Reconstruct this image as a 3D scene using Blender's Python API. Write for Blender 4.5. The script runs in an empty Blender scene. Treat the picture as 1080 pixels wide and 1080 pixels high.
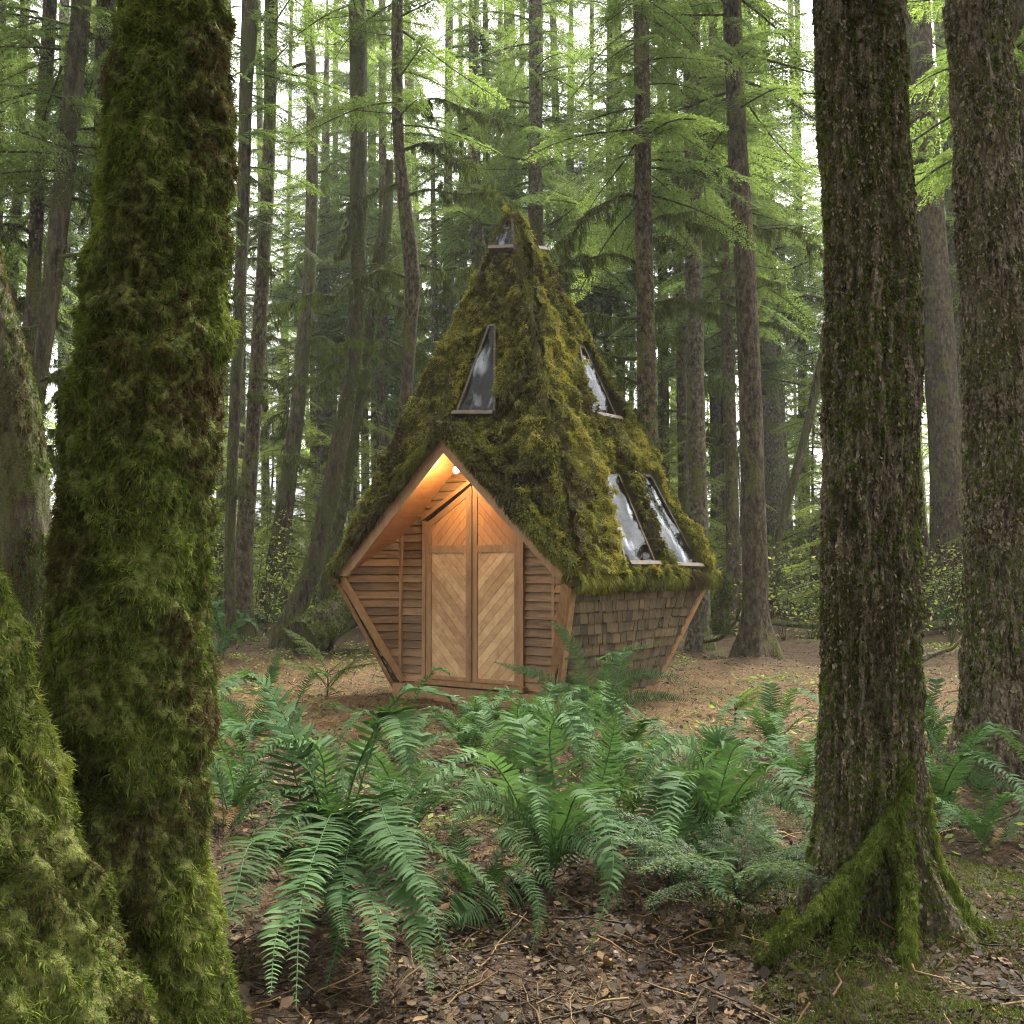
import bpy, math
import numpy as np
R = math.radians
rng = np.random.default_rng(7)
C = bpy.context.scene.collection

# ------------------------------------------------------------------ camera, sky, sun, exposure
F = 1050.0                       # focal length in photo pixels (1080 px wide)
PIT = math.atan(63.0 / F)
CAMZ = 1.5
cam_d = bpy.data.cameras.new('camera'); cam = bpy.data.objects.new('camera', cam_d); C.objects.link(cam)
cam.location = (0, 0, CAMZ); cam.rotation_euler = (math.pi/2 + PIT, 0, 0)
cam_d.sensor_width = 36; cam_d.lens = 36 * F / 1080; cam_d.clip_start = .05; cam_d.clip_end = 1000
bpy.context.scene.camera = cam
SUN_EL, SUN_AZ = R(56), R(28)  # azimuth as the direction the light comes from, clockwise from +Y
w = bpy.data.worlds.new('World'); bpy.context.scene.world = w; w.use_nodes = True
nt = w.node_tree; nt.nodes.clear()
sky = nt.nodes.new('ShaderNodeTexSky'); sky.sky_type = 'NISHITA'; sky.sun_disc = False
sky.sun_elevation = SUN_EL; sky.sun_rotation = SUN_AZ; sky.air_density = 1.0; sky.dust_density = 7.0; sky.ozone_density = 1.0
hs = nt.nodes.new('ShaderNodeHueSaturation'); hs.inputs['Saturation'].default_value = .02
bg = nt.nodes.new('ShaderNodeBackground'); bg.inputs['Strength'].default_value = .10
wo = nt.nodes.new('ShaderNodeOutputWorld')
nt.links.new(sky.outputs[0], hs.inputs['Color']); nt.links.new(hs.outputs[0], bg.inputs[0]); nt.links.new(bg.outputs[0], wo.inputs[0])
sl = bpy.data.lights.new('sun', 'SUN'); sl.energy = 1.5; sl.angle = R(12); sl.color = (1, .95, .86)
so = bpy.data.objects.new('sun', sl); C.objects.link(so)
so.rotation_euler = (math.pi/2 - SUN_EL, 0, math.pi - SUN_AZ)
vs = bpy.context.scene.view_settings
vs.view_transform = 'Standard'; vs.look = 'None'; vs.gamma = 1; vs.exposure = 3.1
cy = bpy.context.scene.cycles
cy.use_denoising = True; cy.filter_width = 1.1; cy.denoising_prefilter = 'NONE'; cy.max_bounces = 5; cy.diffuse_bounces = 3; cy.transmission_bounces = 3; cy.use_adaptive_sampling = True; cy.adaptive_threshold = .02
cy.transparent_max_bounces = 8; cy.volume_bounces = 0; cy.sample_clamp_indirect = 6

# ------------------------------------------------------------------ helpers
def ray(px, py):
    x, y = (px - 540) / F, (540 - py) / F
    c, s = math.cos(PIT), math.sin(PIT)
    return np.array([x, c - y * s, s + y * c])
def at(px, py, d):               # the point seen at a photo pixel, d metres ahead of the camera
    v = ray(px, py); return np.array([0, 0, CAMZ]) + v * (d / v[1])
def nrm(v): return v / np.maximum(np.linalg.norm(v, axis=-1, keepdims=True), 1e-9)

def _h(ix, iy, iz, seed):
    n = (ix.astype(np.int64) * 374761393 + iy.astype(np.int64) * 668265263 + iz.astype(np.int64) * 2147483647 + seed * 974634777)
    n = (n ^ (n >> 13)) * 1274126177 & 0x7fffffff
    n = (n ^ (n >> 16)) * 1911520717 & 0x7fffffff
    return ((n ^ (n >> 11)) & 0xffffff) / 0xffffff
def vn(P, seed=0):               # value noise, 0..1
    P = np.asarray(P, float); i = np.floor(P); f = P - i; f = f * f * (3 - 2 * f); i = i.astype(np.int64)
    r = 0
    for a in (0, 1):
        for b in (0, 1):
            for c in (0, 1):
                wgt = (f[..., 0] if a else 1 - f[..., 0]) * (f[..., 1] if b else 1 - f[..., 1]) * (f[..., 2] if c else 1 - f[..., 2])
                r = r + wgt * _h(i[..., 0] + a, i[..., 1] + b, i[..., 2] + c, seed)
    return r
def fbm(P, seed=0, o=4):
    r, a, t = 0, 1, 0
    for k in range(o):
        r = r + a * vn(P * 2**k, seed + k * 17); t += a; a *= .5
    return r / t

class MB:                        # collects vertices and faces, builds one mesh
    def __init__(s): s.V = []; s.F = []; s.T = []; s.n = 0; s.mi = []
    def add(s, V, faces, tint=.5, mat=0):
        V = np.asarray(V, float).reshape(-1, 3)
        t = np.full(len(V), tint) if np.isscalar(tint) else np.asarray(tint, float).reshape(-1)
        s.V.append(V); s.T.append(t)
        if not isinstance(faces, (list, tuple)) or (len(faces) and np.isscalar(faces[0][0])): faces = [faces]
        for f in faces:
            f = np.asarray(f, np.int64)
            if len(f): s.F.append(f + s.n); s.mi.append(mat)
        s.n += len(V)
    def mesh(s, name, mats, smooth=True):
        V = np.concatenate(s.V); T = np.concatenate(s.T)
        m = bpy.data.meshes.new(name)
        nl = sum(f.size for f in s.F); nf = sum(len(f) for f in s.F)
        m.vertices.add(len(V)); m.vertices.foreach_set('co', V.astype(np.float32).ravel())
        m.loops.add(nl); m.loops.foreach_set('vertex_index', np.concatenate([f.ravel() for f in s.F]).astype(np.int32))
        tot = np.concatenate([np.full(len(f), f.shape[1], np.int32) for f in s.F])
        m.polygons.add(nf); m.polygons.foreach_set('loop_start', np.concatenate([[0], np.cumsum(tot)[:-1]]).astype(np.int32))
        m.polygons.foreach_set('loop_total', tot)
        m.polygons.foreach_set('material_index', np.concatenate([np.full(len(f), k, np.int32) for f, k in zip(s.F, s.mi)]))
        m.polygons.foreach_set('use_smooth', np.full(nf, bool(smooth)))
        a = m.attributes.new('tint', 'FLOAT', 'POINT'); a.data.foreach_set('value', T.astype(np.float32))
        m.update(calc_edges=True); m.validate()
        for x in (mats if isinstance(mats, (list, tuple)) else [mats]): m.materials.append(x)
        return m
    def build(s, name, mats, parent=None, smooth=True):
        return obj(name, s.mesh(name, mats, smooth), parent)
def obj(name, mesh, parent=None):
    o = bpy.data.objects.new(name, mesh); C.objects.link(o)
    if parent is not None: o.parent = parent
    return o
def tag(o, label=None, cat=None, group=None, kind=None):
    if label: o['label'] = label
    if cat: o['category'] = cat
    if group: o['group'] = group
    if kind: o['kind'] = kind
    return o
def thing(name, label, cat, loc=(0, 0, 0), rz=0, group=None):
    o = bpy.data.objects.new(name, None); C.objects.link(o); o.empty_display_size = .2
    o.location = loc; o.rotation_euler = (0, 0, rz)
    return tag(o, label, cat, group)
def grid_faces(r, s, closed):
    i = np.arange(r - 1)[:, None]; j = np.arange(s if closed else s - 1)[None, :]; k = (j + 1) % s
    return np.stack([i * s + j, i * s + k, (i + 1) * s + k, (i + 1) * s + j], -1).reshape(-1, 4)
def catmull(P, n):               # smooth resample of rows of numbers
    P = np.asarray(P, float); Q = np.vstack([2 * P[0] - P[1], P, 2 * P[-1] - P[-2]])
    t = np.linspace(0, len(P) - 1 - 1e-6, n); i = t.astype(int); f = (t - i)[:, None]
    a, b, c, d = Q[i], Q[i + 1], Q[i + 2], Q[i + 3]
    return .5 * (2 * b + (c - a) * f + (2 * a - 5 * b + 4 * c - d) * f**2 + (3 * b - a - 3 * c + d) * f**3)
def tube(mb, P, rad, sides=6, tint=.5, mat=0, rough=0, seed=0):
    P = np.asarray(P, float); n = len(P); rad = np.broadcast_to(rad, (n,))
    T = nrm(np.gradient(P, axis=0)); ref = np.where(np.abs(T[:, 2:3]) > .9, [[1., 0, 0]], [[0, 0, 1.]])
    A = nrm(np.cross(T, ref)); B = np.cross(T, A)
    th = np.linspace(0, 2 * np.pi, sides, endpoint=False)
    rr = rad[:, None] * np.ones(sides)
    if rough: rr = rr * (1 + rough * (vn(np.stack([np.cos(th)[None, :] * 2 + np.zeros((n, 1)), np.sin(th)[None, :] * 2 + np.zeros((n, 1)), np.arange(n)[:, None] * .7 + np.zeros((1, sides))], -1), seed) - .5) * 2)
    V = P[:, None] + rr[..., None] * (np.cos(th)[None, :, None] * A[:, None] + np.sin(th)[None, :, None] * B[:, None])
    mb.add(V, grid_faces(n, sides, True)[:, ::-1], tint, mat)
    mb.add(V[-1], [np.arange(sides)[None, ::-1]], tint, mat); mb.add(V[0], [np.arange(sides)[None, :]], tint, mat)
    return V
def hexa(mb, c8, tint=.5, mat=0):  # 8 corners, bottom ring then top ring
    mb.add(c8, np.array([[3, 2, 1, 0], [4, 5, 6, 7], [0, 1, 5, 4], [1, 2, 6, 5], [2, 3, 7, 6], [3, 0, 4, 7]]), tint, mat)
def prism(mb, poly, off, tint=.5, mat=0):   # planar polygon pushed along off
    poly = np.asarray(poly, float); off = np.asarray(off, float)
    n = len(poly); V = np.vstack([poly, poly + off]); i = np.arange(n); j = (i + 1) % n
    mb.add(V, [i[None, ::-1], (i + n)[None, :], np.stack([i, j, j + n, i + n], 1)], tint, mat)
def blades(mb, P, N, L, Wd, down=.6, jit=.6, tint=.5, seed=0, mat=0, clump=9.0):
    g = np.random.default_rng(seed); n = len(P)
    cl = np.stack([vn(P * clump, seed + 3), vn(P * clump, seed + 4), vn(P * clump, seed + 5)], -1) - .5
    D = nrm(N * .75 + np.array([0, 0, -down]) + cl * 1.6 + g.normal(0, jit, (n, 3)) * .6)
    D2 = nrm(D + np.array([0, 0, -down * .9]) + g.normal(0, .25, (n, 3)))
    S = nrm(np.cross(D, g.normal(0, 1, (n, 3))))
    L = np.broadcast_to(L, (n,))[:, None]; Wd = np.broadcast_to(Wd, (n,))[:, None]
    b = P - N * .004; m = b + D * L * .5; t = m + D2 * L * .5
    V = np.stack([b - S * Wd * .4, b + S * Wd * .4, m - S * Wd * .5, m + S * Wd * .5, t], 1)
    i = np.arange(n)[:, None] * 5
    tt = np.repeat(np.broadcast_to(tint, (n,)), 5)
    mb.add(V, [i + np.array([[0, 1, 3, 2]]), i + np.array([[2, 3, 4]])], tt, mat)

def tufts(mb, P, N, per, L, Wd, down, spread, tint, seed, tj=.1):
    g = np.random.default_rng(seed); n = len(P)
    td = nrm(N * .7 + g.normal(0, .45, (n, 3)) + np.array([0, 0, -down * .5])); tl = np.broadcast_to(L, (n,)) * g.uniform(.6, 1.35, n)
    Q = np.repeat(P, per, 0) + g.normal(0, 1, (n * per, 3)) * np.repeat(tl, per)[:, None] * .16
    D = np.repeat(td, per, 0) + g.normal(0, spread, (n * per, 3))
    tt = np.clip(np.repeat(np.broadcast_to(tint, (n,)) + g.normal(0, .09, n), per) + g.normal(0, tj, n * per), 0, 1)
    blades(mb, Q, nrm(D), np.repeat(tl, per) * g.uniform(.55, 1.2, n * per), g.uniform(*Wd, n * per), down, .35, tt, seed, 0, 40.)

# ------------------------------------------------------------------ materials
def mat(name, build):
    m = bpy.data.materials.new(name); m.use_nodes = True; t = m.node_tree; t.nodes.clear()
    N = lambda ty, **k: _node(t, ty, **k)
    build(t, N, t.links.new); return m
def _node(t, ty, **k):
    n = t.nodes.new('ShaderNode' + ty)
    for a, b in k.items():
        if a == 'op': n.operation = b
        elif a == 'ins':
            for q, v in b.items(): n.inputs[q].default_value = v
        else: setattr(n, a, b)
    return n
def ramp(N, stops):
    r = N('ValToRGB'); e = r.color_ramp.elements
    while len(e) < len(stops): e.new(.5)
    for x, (p, c) in zip(e, stops): x.position = p; x.color = (*c, 1)
    return r
def noise(N, L, coord, scale, sc=None, detail=5, rough=.6):
    n = N('TexNoise', ins={'Scale': scale, 'Detail': detail, 'Roughness': rough})
    if sc:
        mp = N('Mapping', ins={'Scale': sc}); L(coord, mp.inputs[0]); L(mp.outputs[0], n.inputs['Vector'])
    else: L(coord, n.inputs['Vector'])
    return n
def leafy(name, stops, trans=.45, rough=.6, spec=.25, tcol=1.25):
    def b(t, N, L):
        at_ = N('Attribute', attribute_name='tint'); oi = N('ObjectInfo')
        ad = N('Math', op='MULTIPLY_ADD', ins={1: .22, 2: -.11}); L(oi.outputs['Random'], ad.inputs[0])
        sm = N('Math', op='ADD'); L(at_.outputs['Fac'], sm.inputs[0]); L(ad.outputs[0], sm.inputs[1])
        r = ramp(N, stops); L(sm.outputs[0], r.inputs[0])
        p = N('BsdfPrincipled', ins={'Roughness': rough, 'Specular IOR Level': spec}); L(r.outputs[0], p.inputs['Base Color'])
        tr = N('BsdfTranslucent'); mx = N('Mix', data_type='RGBA', blend_type='MULTIPLY', ins={0: 1.0, 7: (tcol, tcol * 1.05, tcol * .6, 1)})
        L(r.outputs[0], mx.inputs[6]); L(mx.outputs[2], tr.inputs[0])
        ms = N('MixShader', ins={0: trans}); L(p.outputs[0], ms.inputs[1]); L(tr.outputs[0], ms.inputs[2])
        o = N('OutputMaterial'); L(ms.outputs[0], o.inputs[0])
    return mat(name, b)
MOSS = leafy('moss_strands', [(0, (.075, .05, .026)), (.18, (.06, .05, .018)), (.35, (.05, .064, .013)), (.6, (.09, .122, .022)), (.8, (.13, .16, .028)), (1, (.20, .21, .05))], .3, .85, .1)
MOSSR = leafy('roof_moss', [(0, (.055, .037, .016)), (.25, (.09, .084, .02)), (.5, (.145, .15, .03)), (.75, (.23, .215, .04)), (1, (.33, .27, .06))], .3, .85, .1)
CONIF = leafy('conifer_needles', [(0, (.04, .058, .019)), (.35, (.075, .104, .031)), (.7, (.108, .15, .046)), (1, (.158, .198, .07))], .55, .65, .2, 1.75)
SUNLIT = leafy('sunlit_needles', [(0, (.07, .09, .028)), (.35, (.12, .15, .042)), (.7, (.17, .2, .058)), (1, (.23, .255, .085))], .58, .65, .2, 1.8)  # conifer needles in a lighter green: sunlight on distant foliage put into the colour
BRUSH = leafy('brush_leaves', [(0, (.10, .12, .035)), (.5, (.19, .22, .06)), (1, (.36, .35, .13))], .6, .6, .2, 1.4)
FERN = leafy('fern_green', [(0, (.10, .08, .03)), (.2, (.036, .055, .018)), (.6, (.042, .085, .03)), (1, (.078, .135, .05))], .3, .65, .07)
SPRAY = leafy('grey_green_sprays', [(0, (.055, .085, .042)), (1, (.12, .165, .095))], .3, .65, .1)
LITTER = leafy('dead_leaves', [(0, (.016, .010, .006)), (.4, (.05, .032, .016)), (.75, (.135, .08, .036)), (1, (.32, .22, .10))], .15, .75, .2)

FLAKE = leafy('bark_flakes', [(0, (.02, .015, .010)), (.4, (.11, .087, .056)), (.75, (.20, .163, .11)), (1, (.26, .22, .158))], .0, .9, .1)
def bark_mat(name, cols, moss=.35, zs=.16, bump=.5, mossc=((.05, .055, .014), (.13, .14, .03)), sc=9.0):
    def b(t, N, L):
        tc = N('TexCoord'); co = tc.outputs['Object']
        n1 = noise(N, L, co, sc, (1, 1, zs), 8, .68); n2 = noise(N, L, co, 3.1, (1, 1, .5), 6, .65); n3 = noise(N, L, co, 60, None, 3, .6)
        r = ramp(N, [(.36, cols[0]), (.5, cols[1]), (.63, cols[2])]); L(n1.outputs[0], r.inputs[0])
        mr = ramp(N, [(.3, mossc[0]), (.7, mossc[1])]); L(n3.outputs[0], mr.inputs[0])
        f = N('Math', op='ADD'); L(n2.outputs[0], f.inputs[0])
        g = N('Math', op='MULTIPLY_ADD', ins={1: .35, 2: -.175}); L(n3.outputs[0], g.inputs[0]); L(g.outputs[0], f.inputs[1])
        s = N('MapRange', ins={1: .72 - moss * .5, 2: .84 - moss * .5}); L(f.outputs[0], s.inputs[0])
        mx = N('Mix', data_type='RGBA'); L(s.outputs[0], mx.inputs[0]); L(r.outputs[0], mx.inputs[6]); L(mr.outputs[0], mx.inputs[7])
        p = N('BsdfPrincipled', ins={'Roughness': .9, 'Specular IOR Level': .15}); L(mx.outputs[2], p.inputs['Base Color'])
        h = N('Math', op='MULTIPLY_ADD', ins={1: .35}); L(n3.outputs[0], h.inputs[0]); L(n1.outputs[0], h.inputs[2])
        bp = N('Bump', ins={'Strength': bump, 'Distance': .04}); L(h.outputs[0], bp.inputs['Height']); L(bp.outputs[0], p.inputs['Normal'])
        o = N('OutputMaterial'); L(p.outputs[0], o.inputs[0])
    return mat(name, b)
BARK = bark_mat('brown_bark', ((.018, .014, .009), (.062, .047, .028), (.135, .106, .066)), .42, .55, 1.2, sc=16)
BARKG = bark_mat('grey_scaly_bark', ((.024, .02, .013), (.085, .072, .048), (.175, .15, .105)), .4, .7, 1.1, sc=16)
BARKR = bark_mat('red_cedar_bark', ((.02, .014, .009), (.066, .048, .03), (.135, .102, .064)), .36, .45, 1.2, sc=16)
BARKM = bark_mat('mossy_bark', ((.018, .014, .008), (.052, .041, .024), (.105, .086, .053)), .56, .3, .9, ((.03, .034, .01), (.085, .09, .024)), sc=13)
BARKN = bark_mat('rugged_bark', ((.025, .019, .012), (.14, .11, .072), (.30, .25, .18)), .44, .42, 1.6, ((.04, .038, .013), (.12, .112, .034)), 30)
MOSSB = bark_mat('moss_underlayer', ((.02, .018, .008), (.04, .038, .012), (.07, .07, .02)), .8, .8, 1.0)

def wood_mat(name, c0, c1, rough=.55, zdir=(1, 1, 8), streak=0):
    def b(t, N, L):
        tc = N('TexCoord'); at_ = N('Attribute', attribute_name='tint')
        off = N('Math', op='MULTIPLY', ins={1: 37.0}); L(at_.outputs['Fac'], off.inputs[0])
        va = N('VectorMath', operation='ADD'); L(tc.outputs['Object'], va.inputs[0]); cb = N('CombineXYZ'); L(off.outputs[0], cb.inputs[0]); L(off.outputs[0], cb.inputs[2]); L(cb.outputs[0], va.inputs[1])
        n = noise(N, L, va.outputs[0], 5, zdir, 6, .65); n2 = noise(N, L, tc.outputs['Object'], 2.2, None, 4, .6)
        a = N('Math', op='MULTIPLY_ADD', ins={1: .45}); L(at_.outputs['Fac'], a.inputs[0]); L(n.outputs[0], a.inputs[2])
        a2 = N('Math', op='MULTIPLY_ADD', ins={1: .3, 2: -.38}); L(n2.outputs[0], a2.inputs[0])
        s = N('Math', op='ADD'); L(a.outputs[0], s.inputs[0]); L(a2.outputs[0], s.inputs[1])
        r = ramp(N, [(.2, c0), (.8, c1)]); L(s.outputs[0], r.inputs[0])
        p = N('BsdfPrincipled', ins={'Roughness': rough, 'Specular IOR Level': .3}); L(r.outputs[0], p.inputs['Base Color'])
        bp = N('Bump', ins={'Strength': .25, 'Distance': .01}); L(n.outputs[0], bp.inputs['Height']); L(bp.outputs[0], p.inputs['Normal'])
        o = N('OutputMaterial'); L(p.outputs[0], o.inputs[0])
    return mat(name, b)
CEDAR = wood_mat('cedar_boards', (.08, .042, .017), (.28, .16, .07), .6, (1, 1, 9))
CEDARL = wood_mat('pale_door_planks', (.30, .165, .07), (.58, .39, .205), .5, (2, 2, 2))
TRIM = wood_mat('fir_trim', (.16, .082, .034), (.35, .205, .10), .55, (4, 4, 1))
PLY = wood_mat('orange_soffit_plywood', (.30, .13, .045), (.48, .24, .095), .5, (5, 1, 1))
SHAKE = wood_mat('weathered_shakes', (.026, .019, .009), (.145, .102, .048), .85, (9, 9, 1))
DARK = wood_mat('dark_wood', (.03, .018, .01), (.07, .045, .028), .7)
def _glass(t, N, L):
    tc = N('TexCoord'); n = noise(N, L, tc.outputs['Object'], 2.6, (1, 1, 2.5), 4, .55)
    bp = N('Bump', ins={'Strength': .2, 'Distance': .05}); L(n.outputs[0], bp.inputs['Height'])
    g = N('BsdfGlossy', ins={'Roughness': .04, 'Color': (.8, .83, .86, 1)}); L(bp.outputs[0], g.inputs['Normal'])
    tr = N('BsdfTransparent', ins={'Color': (.7, .66, .6, 1)})
    fr = N('Fresnel', ins={'IOR': 1.28}); L(bp.outputs[0], fr.inputs['Normal']); n2 = noise(N, L, tc.outputs['Object'], 3, (2.2, 2.2, .8), 2, .5); mr = N('MapRange', ins={1: .55, 2: .75, 3: .0, 4: .16}); L(n2.outputs[0], mr.inputs[0]); ad = N('Math', op='ADD'); ad.use_clamp = True; L(fr.outputs[0], ad.inputs[0]); L(mr.outputs[0], ad.inputs[1])
    ms = N('MixShader'); L(ad.outputs[0], ms.inputs[0]); L(tr.outputs[0], ms.inputs[1]); L(g.outputs[0], ms.inputs[2])
    o = N('OutputMaterial'); L(ms.outputs[0], o.inputs[0])
GLASS = mat('window_film', _glass)
WFR = wood_mat('grey_window_wood', (.05, .035, .022), (.17, .12, .08), .6)
def _plain(c, rough, metal=0):
    def b(t, N, L):
        tc = N('TexCoord'); n = noise(N, L, tc.outputs['Object'], 14, None, 4); r = ramp(N, [(.3, tuple(x * .8 for x in c)), (.7, c)]); L(n.outputs[0], r.inputs[0])
        p = N('BsdfPrincipled', ins={'Roughness': rough, 'Metallic': metal}); L(r.outputs[0], p.inputs['Base Color']); o = N('OutputMaterial'); L(p.outputs[0], o.inputs[0])
    return b
METAL = mat('dark_metal', _plain((.06, .055, .05), .45, .8))
FLASH = mat('pale_window_sill', _plain((.10, .095, .085), .5))
def _lamp(t, N, L):
    e = N('Emission', ins={'Color': (1, .78, .48, 1), 'Strength': 1.3}); o = N('OutputMaterial'); L(e.outputs[0], o.inputs[0])
LAMP = mat('lit_bulb', _lamp)
def _ground(t, N, L):
    tc = N('TexCoord'); co = tc.outputs['Object']; at_ = N('Attribute', attribute_name='tint')
    n1 = noise(N, L, co, 1.3, None, 8, .65); n2 = noise(N, L, co, 22, None, 6, .7); n3 = noise(N, L, co, 90, None, 4, .7)
    da = ramp(N, [(.3, (.02, .013, .008)), (.5, (.06, .037, .021)), (.7, (.12, .078, .045))]); L(n2.outputs[0], da.inputs[0])
    li = ramp(N, [(.32, (.045, .028, .013)), (.5, (.16, .098, .043)), (.68, (.37, .245, .115))]); L(n3.outputs[0], li.inputs[0])
    k = N('Math', op='MULTIPLY_ADD', ins={1: 1.3}); L(n2.outputs[0], k.inputs[0]); q = N('Math', op='ADD', ins={1: -1.15}); L(at_.outputs['Fac'], q.inputs[0]); L(q.outputs[0], k.inputs[2])
    kk = N('Math', op='MULTIPLY_ADD', ins={1: .9}); L(n1.outputs[0], kk.inputs[0]); L(k.outputs[0], kk.inputs[2])
    s = N('MapRange', ins={1: .3, 2: .85}); L(kk.outputs[0], s.inputs[0])
    mx = N('Mix', data_type='RGBA'); L(s.outputs[0], mx.inputs[0]); L(da.outputs[0], mx.inputs[6]); L(li.outputs[0], mx.inputs[7])
    n4 = noise(N, L, co, .9, None, 6, .7); g = N('MapRange', ins={1: .52, 2: .66, 4: .85}); L(n4.outputs[0], g.inputs[0])
    gc = ramp(N, [(.3, (.035, .04, .012)), (.7, (.11, .12, .03))]); L(n3.outputs[0], gc.inputs[0])
    m2 = N('Mix', data_type='RGBA'); L(g.outputs[0], m2.inputs[0]); L(mx.outputs[2], m2.inputs[6]); L(gc.outputs[0], m2.inputs[7])
    p = N('BsdfPrincipled', ins={'Roughness': .95, 'Specular IOR Level': .1}); L(m2.outputs[2], p.inputs['Base Color'])
    hh = N('Math', op='MULTIPLY_ADD', ins={1: .5}); L(n3.outputs[0], hh.inputs[0]); L(n2.outputs[0], hh.inputs[2])
    bp = N('Bump', ins={'Strength': .9, 'Distance': .05}); L(hh.outputs[0], bp.inputs['Height']); L(bp.outputs[0], p.inputs['Normal'])
    o = N('OutputMaterial'); L(p.outputs[0], o.inputs[0])
GROUND = mat('forest_floor_soil', _ground)

# ------------------------------------------------------------------ ground
def gz(x, y):
    x = np.asarray(x, float); y = np.asarray(y, float)
    P = np.stack([x, y, x * 0], -1)
    z = (fbm(P * .35, 5, 4) - .5) * .5 * np.clip((np.hypot(x - .2, y - 12) - 3.5) / 6, 0, 1) + (fbm(P * 1.6, 9, 4) - .5) * .12
    far = np.clip((y - 17) / 22, 0, 1)
    return z * np.clip(y / 4, .25, 1) + far * (fbm(P * .16, 31, 3) - .35) * 1.6
def pathness(x, y):              # bare needle path around the cabin
    c = np.exp(-((y - 12.5 - .1 * np.abs(x)) / 4.8) ** 4) * np.clip(1.25 - np.abs(x + .3) / 9, 0, 1)
    return np.clip(c, 0, 1)
ys = np.concatenate([np.arange(-8, 1, .5), np.arange(1, 9, .06), np.arange(9, 20, .12), np.arange(20, 45, .5), np.arange(45, 260, 6)])
xs = np.concatenate([np.arange(-200, -30, 8), np.arange(-30, -8, .6), np.arange(-8, 8, .1), np.arange(8, 30, .6), np.arange(30, 201, 8)])
X, Y = np.meshgrid(xs, ys); Z = gz(X, Y)
mb = MB(); mb.add(np.stack([X, Y, Z], -1), grid_faces(len(ys), len(xs), False), pathness(X, Y))
tag(mb.build('ground', GROUND), kind='structure')
def ground_at(px, py):           # where a photo pixel meets the ground
    v = ray(px, py); t = CAMZ / max(-v[2], 1e-3)
    for _ in range(12):
        p = np.array([0, 0, CAMZ]) + v * t; t += .8 * (p[2] - gz(p[0], p[1])) / max(-v[2], .05)
    p = np.array([0, 0, CAMZ]) + v * t; return p

# ------------------------------------------------------------------ cabin
cx, cyy, th, A, B, HE, HB, HT = .2085, 12.353, -.6177, 1.646, 1.10, 1.45, .0, 6.06
cabin = thing('cabin', 'small diamond shaped wooden cabin with a steep mossy pyramid roof', 'cabin', (cx, cyy, 0), th)
cc, ss = math.cos(th), math.sin(th)
def loc(p):                      # world point -> cabin axes
    x, y = p[0] - cx, p[1] - cyy; return np.array([x * cc + y * ss, -x * ss + y * cc, p[2]])
camL = loc((0, 0, CAMZ))
def rayL(px, py):
    v = ray(px, py); return np.array([v[0] * cc + v[1] * ss, -v[0] * ss + v[1] * cc, v[2]])
AP = np.array([-.155, -.11, HT])
eC = [np.array([-A, -A, HE]), np.array([A, -A, HE]), np.array([A, A, HE]), np.array([-A, A, HE])]
bC = [np.array([-B, -B, HB]), np.array([B, -B, HB]), np.array([B, B, HB]), np.array([-B, B, HB])]
ZP = 2.98; SL = (ZP - HE) / A    # porch gable peak and slope
def soff(a): return ZP - abs(a) * SL
def on_plane(px, py, p0, n):
    v = rayL(px, py); return camL + v * (np.dot(p0 - camL, n) / np.dot(v, n))
def clip(poly, p0, n):           # keep the side n points away from
    out = []; poly = [np.asarray(q, float) for q in poly]
    for i in range(len(poly)):
        a, b = poly[i], poly[(i + 1) % len(poly)]; da, db = np.dot(a - p0, n), np.dot(b - p0, n)
        if da <= 0: out.append(a)
        if (da < 0 < db) or (db < 0 < da): out.append(a + (b - a) * da / (da - db))
    return out
g = np.random.default_rng(3)
# roof faces: 0 front (porch), 1 right, 2 back, 3 left
fn = []
for k in range(4):
    n = np.cross(eC[(k + 1) % 4] - eC[k], AP - eC[k]); fn.append(n / np.linalg.norm(n))
WINPX = {0: [[(537, 233), (544, 234), (547, 266), (521, 267)], [(518, 345), (526, 344), (526, 440), (483, 440)]],
         1: [[(551, 246), (555, 246), (569, 268), (560, 267)], [(606, 366), (612, 368), (648, 446), (621, 441)],
             [(631, 503), (648, 502), (688, 598), (655, 598)], [(667, 502), (682, 503), (733, 600), (703, 599)]]}
WIN = {k: [[on_plane(x, y, eC[k], fn[k]) for x, y in w_] for w_ in v] for k, v in WINPX.items()}
WIN[2] = []; WIN[3] = []
def inpoly(P, poly, n, grow=0):
    ins = np.ones(len(P), bool); c = np.mean(poly, 0)
    for i in range(len(poly)):
        a, b = poly[i], poly[(i + 1) % len(poly)]; e = np.cross(n, b - a); e = e / np.linalg.norm(e)
        if np.dot(c - a, e) < 0: e = -e
        ins &= (P - a) @ e > -grow
    return ins
ridge_back = np.array([0, -A * (1 - (ZP - HE) / (HT - HE)), ZP])
mossV = []
deck = MB(); moss = MB()
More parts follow.
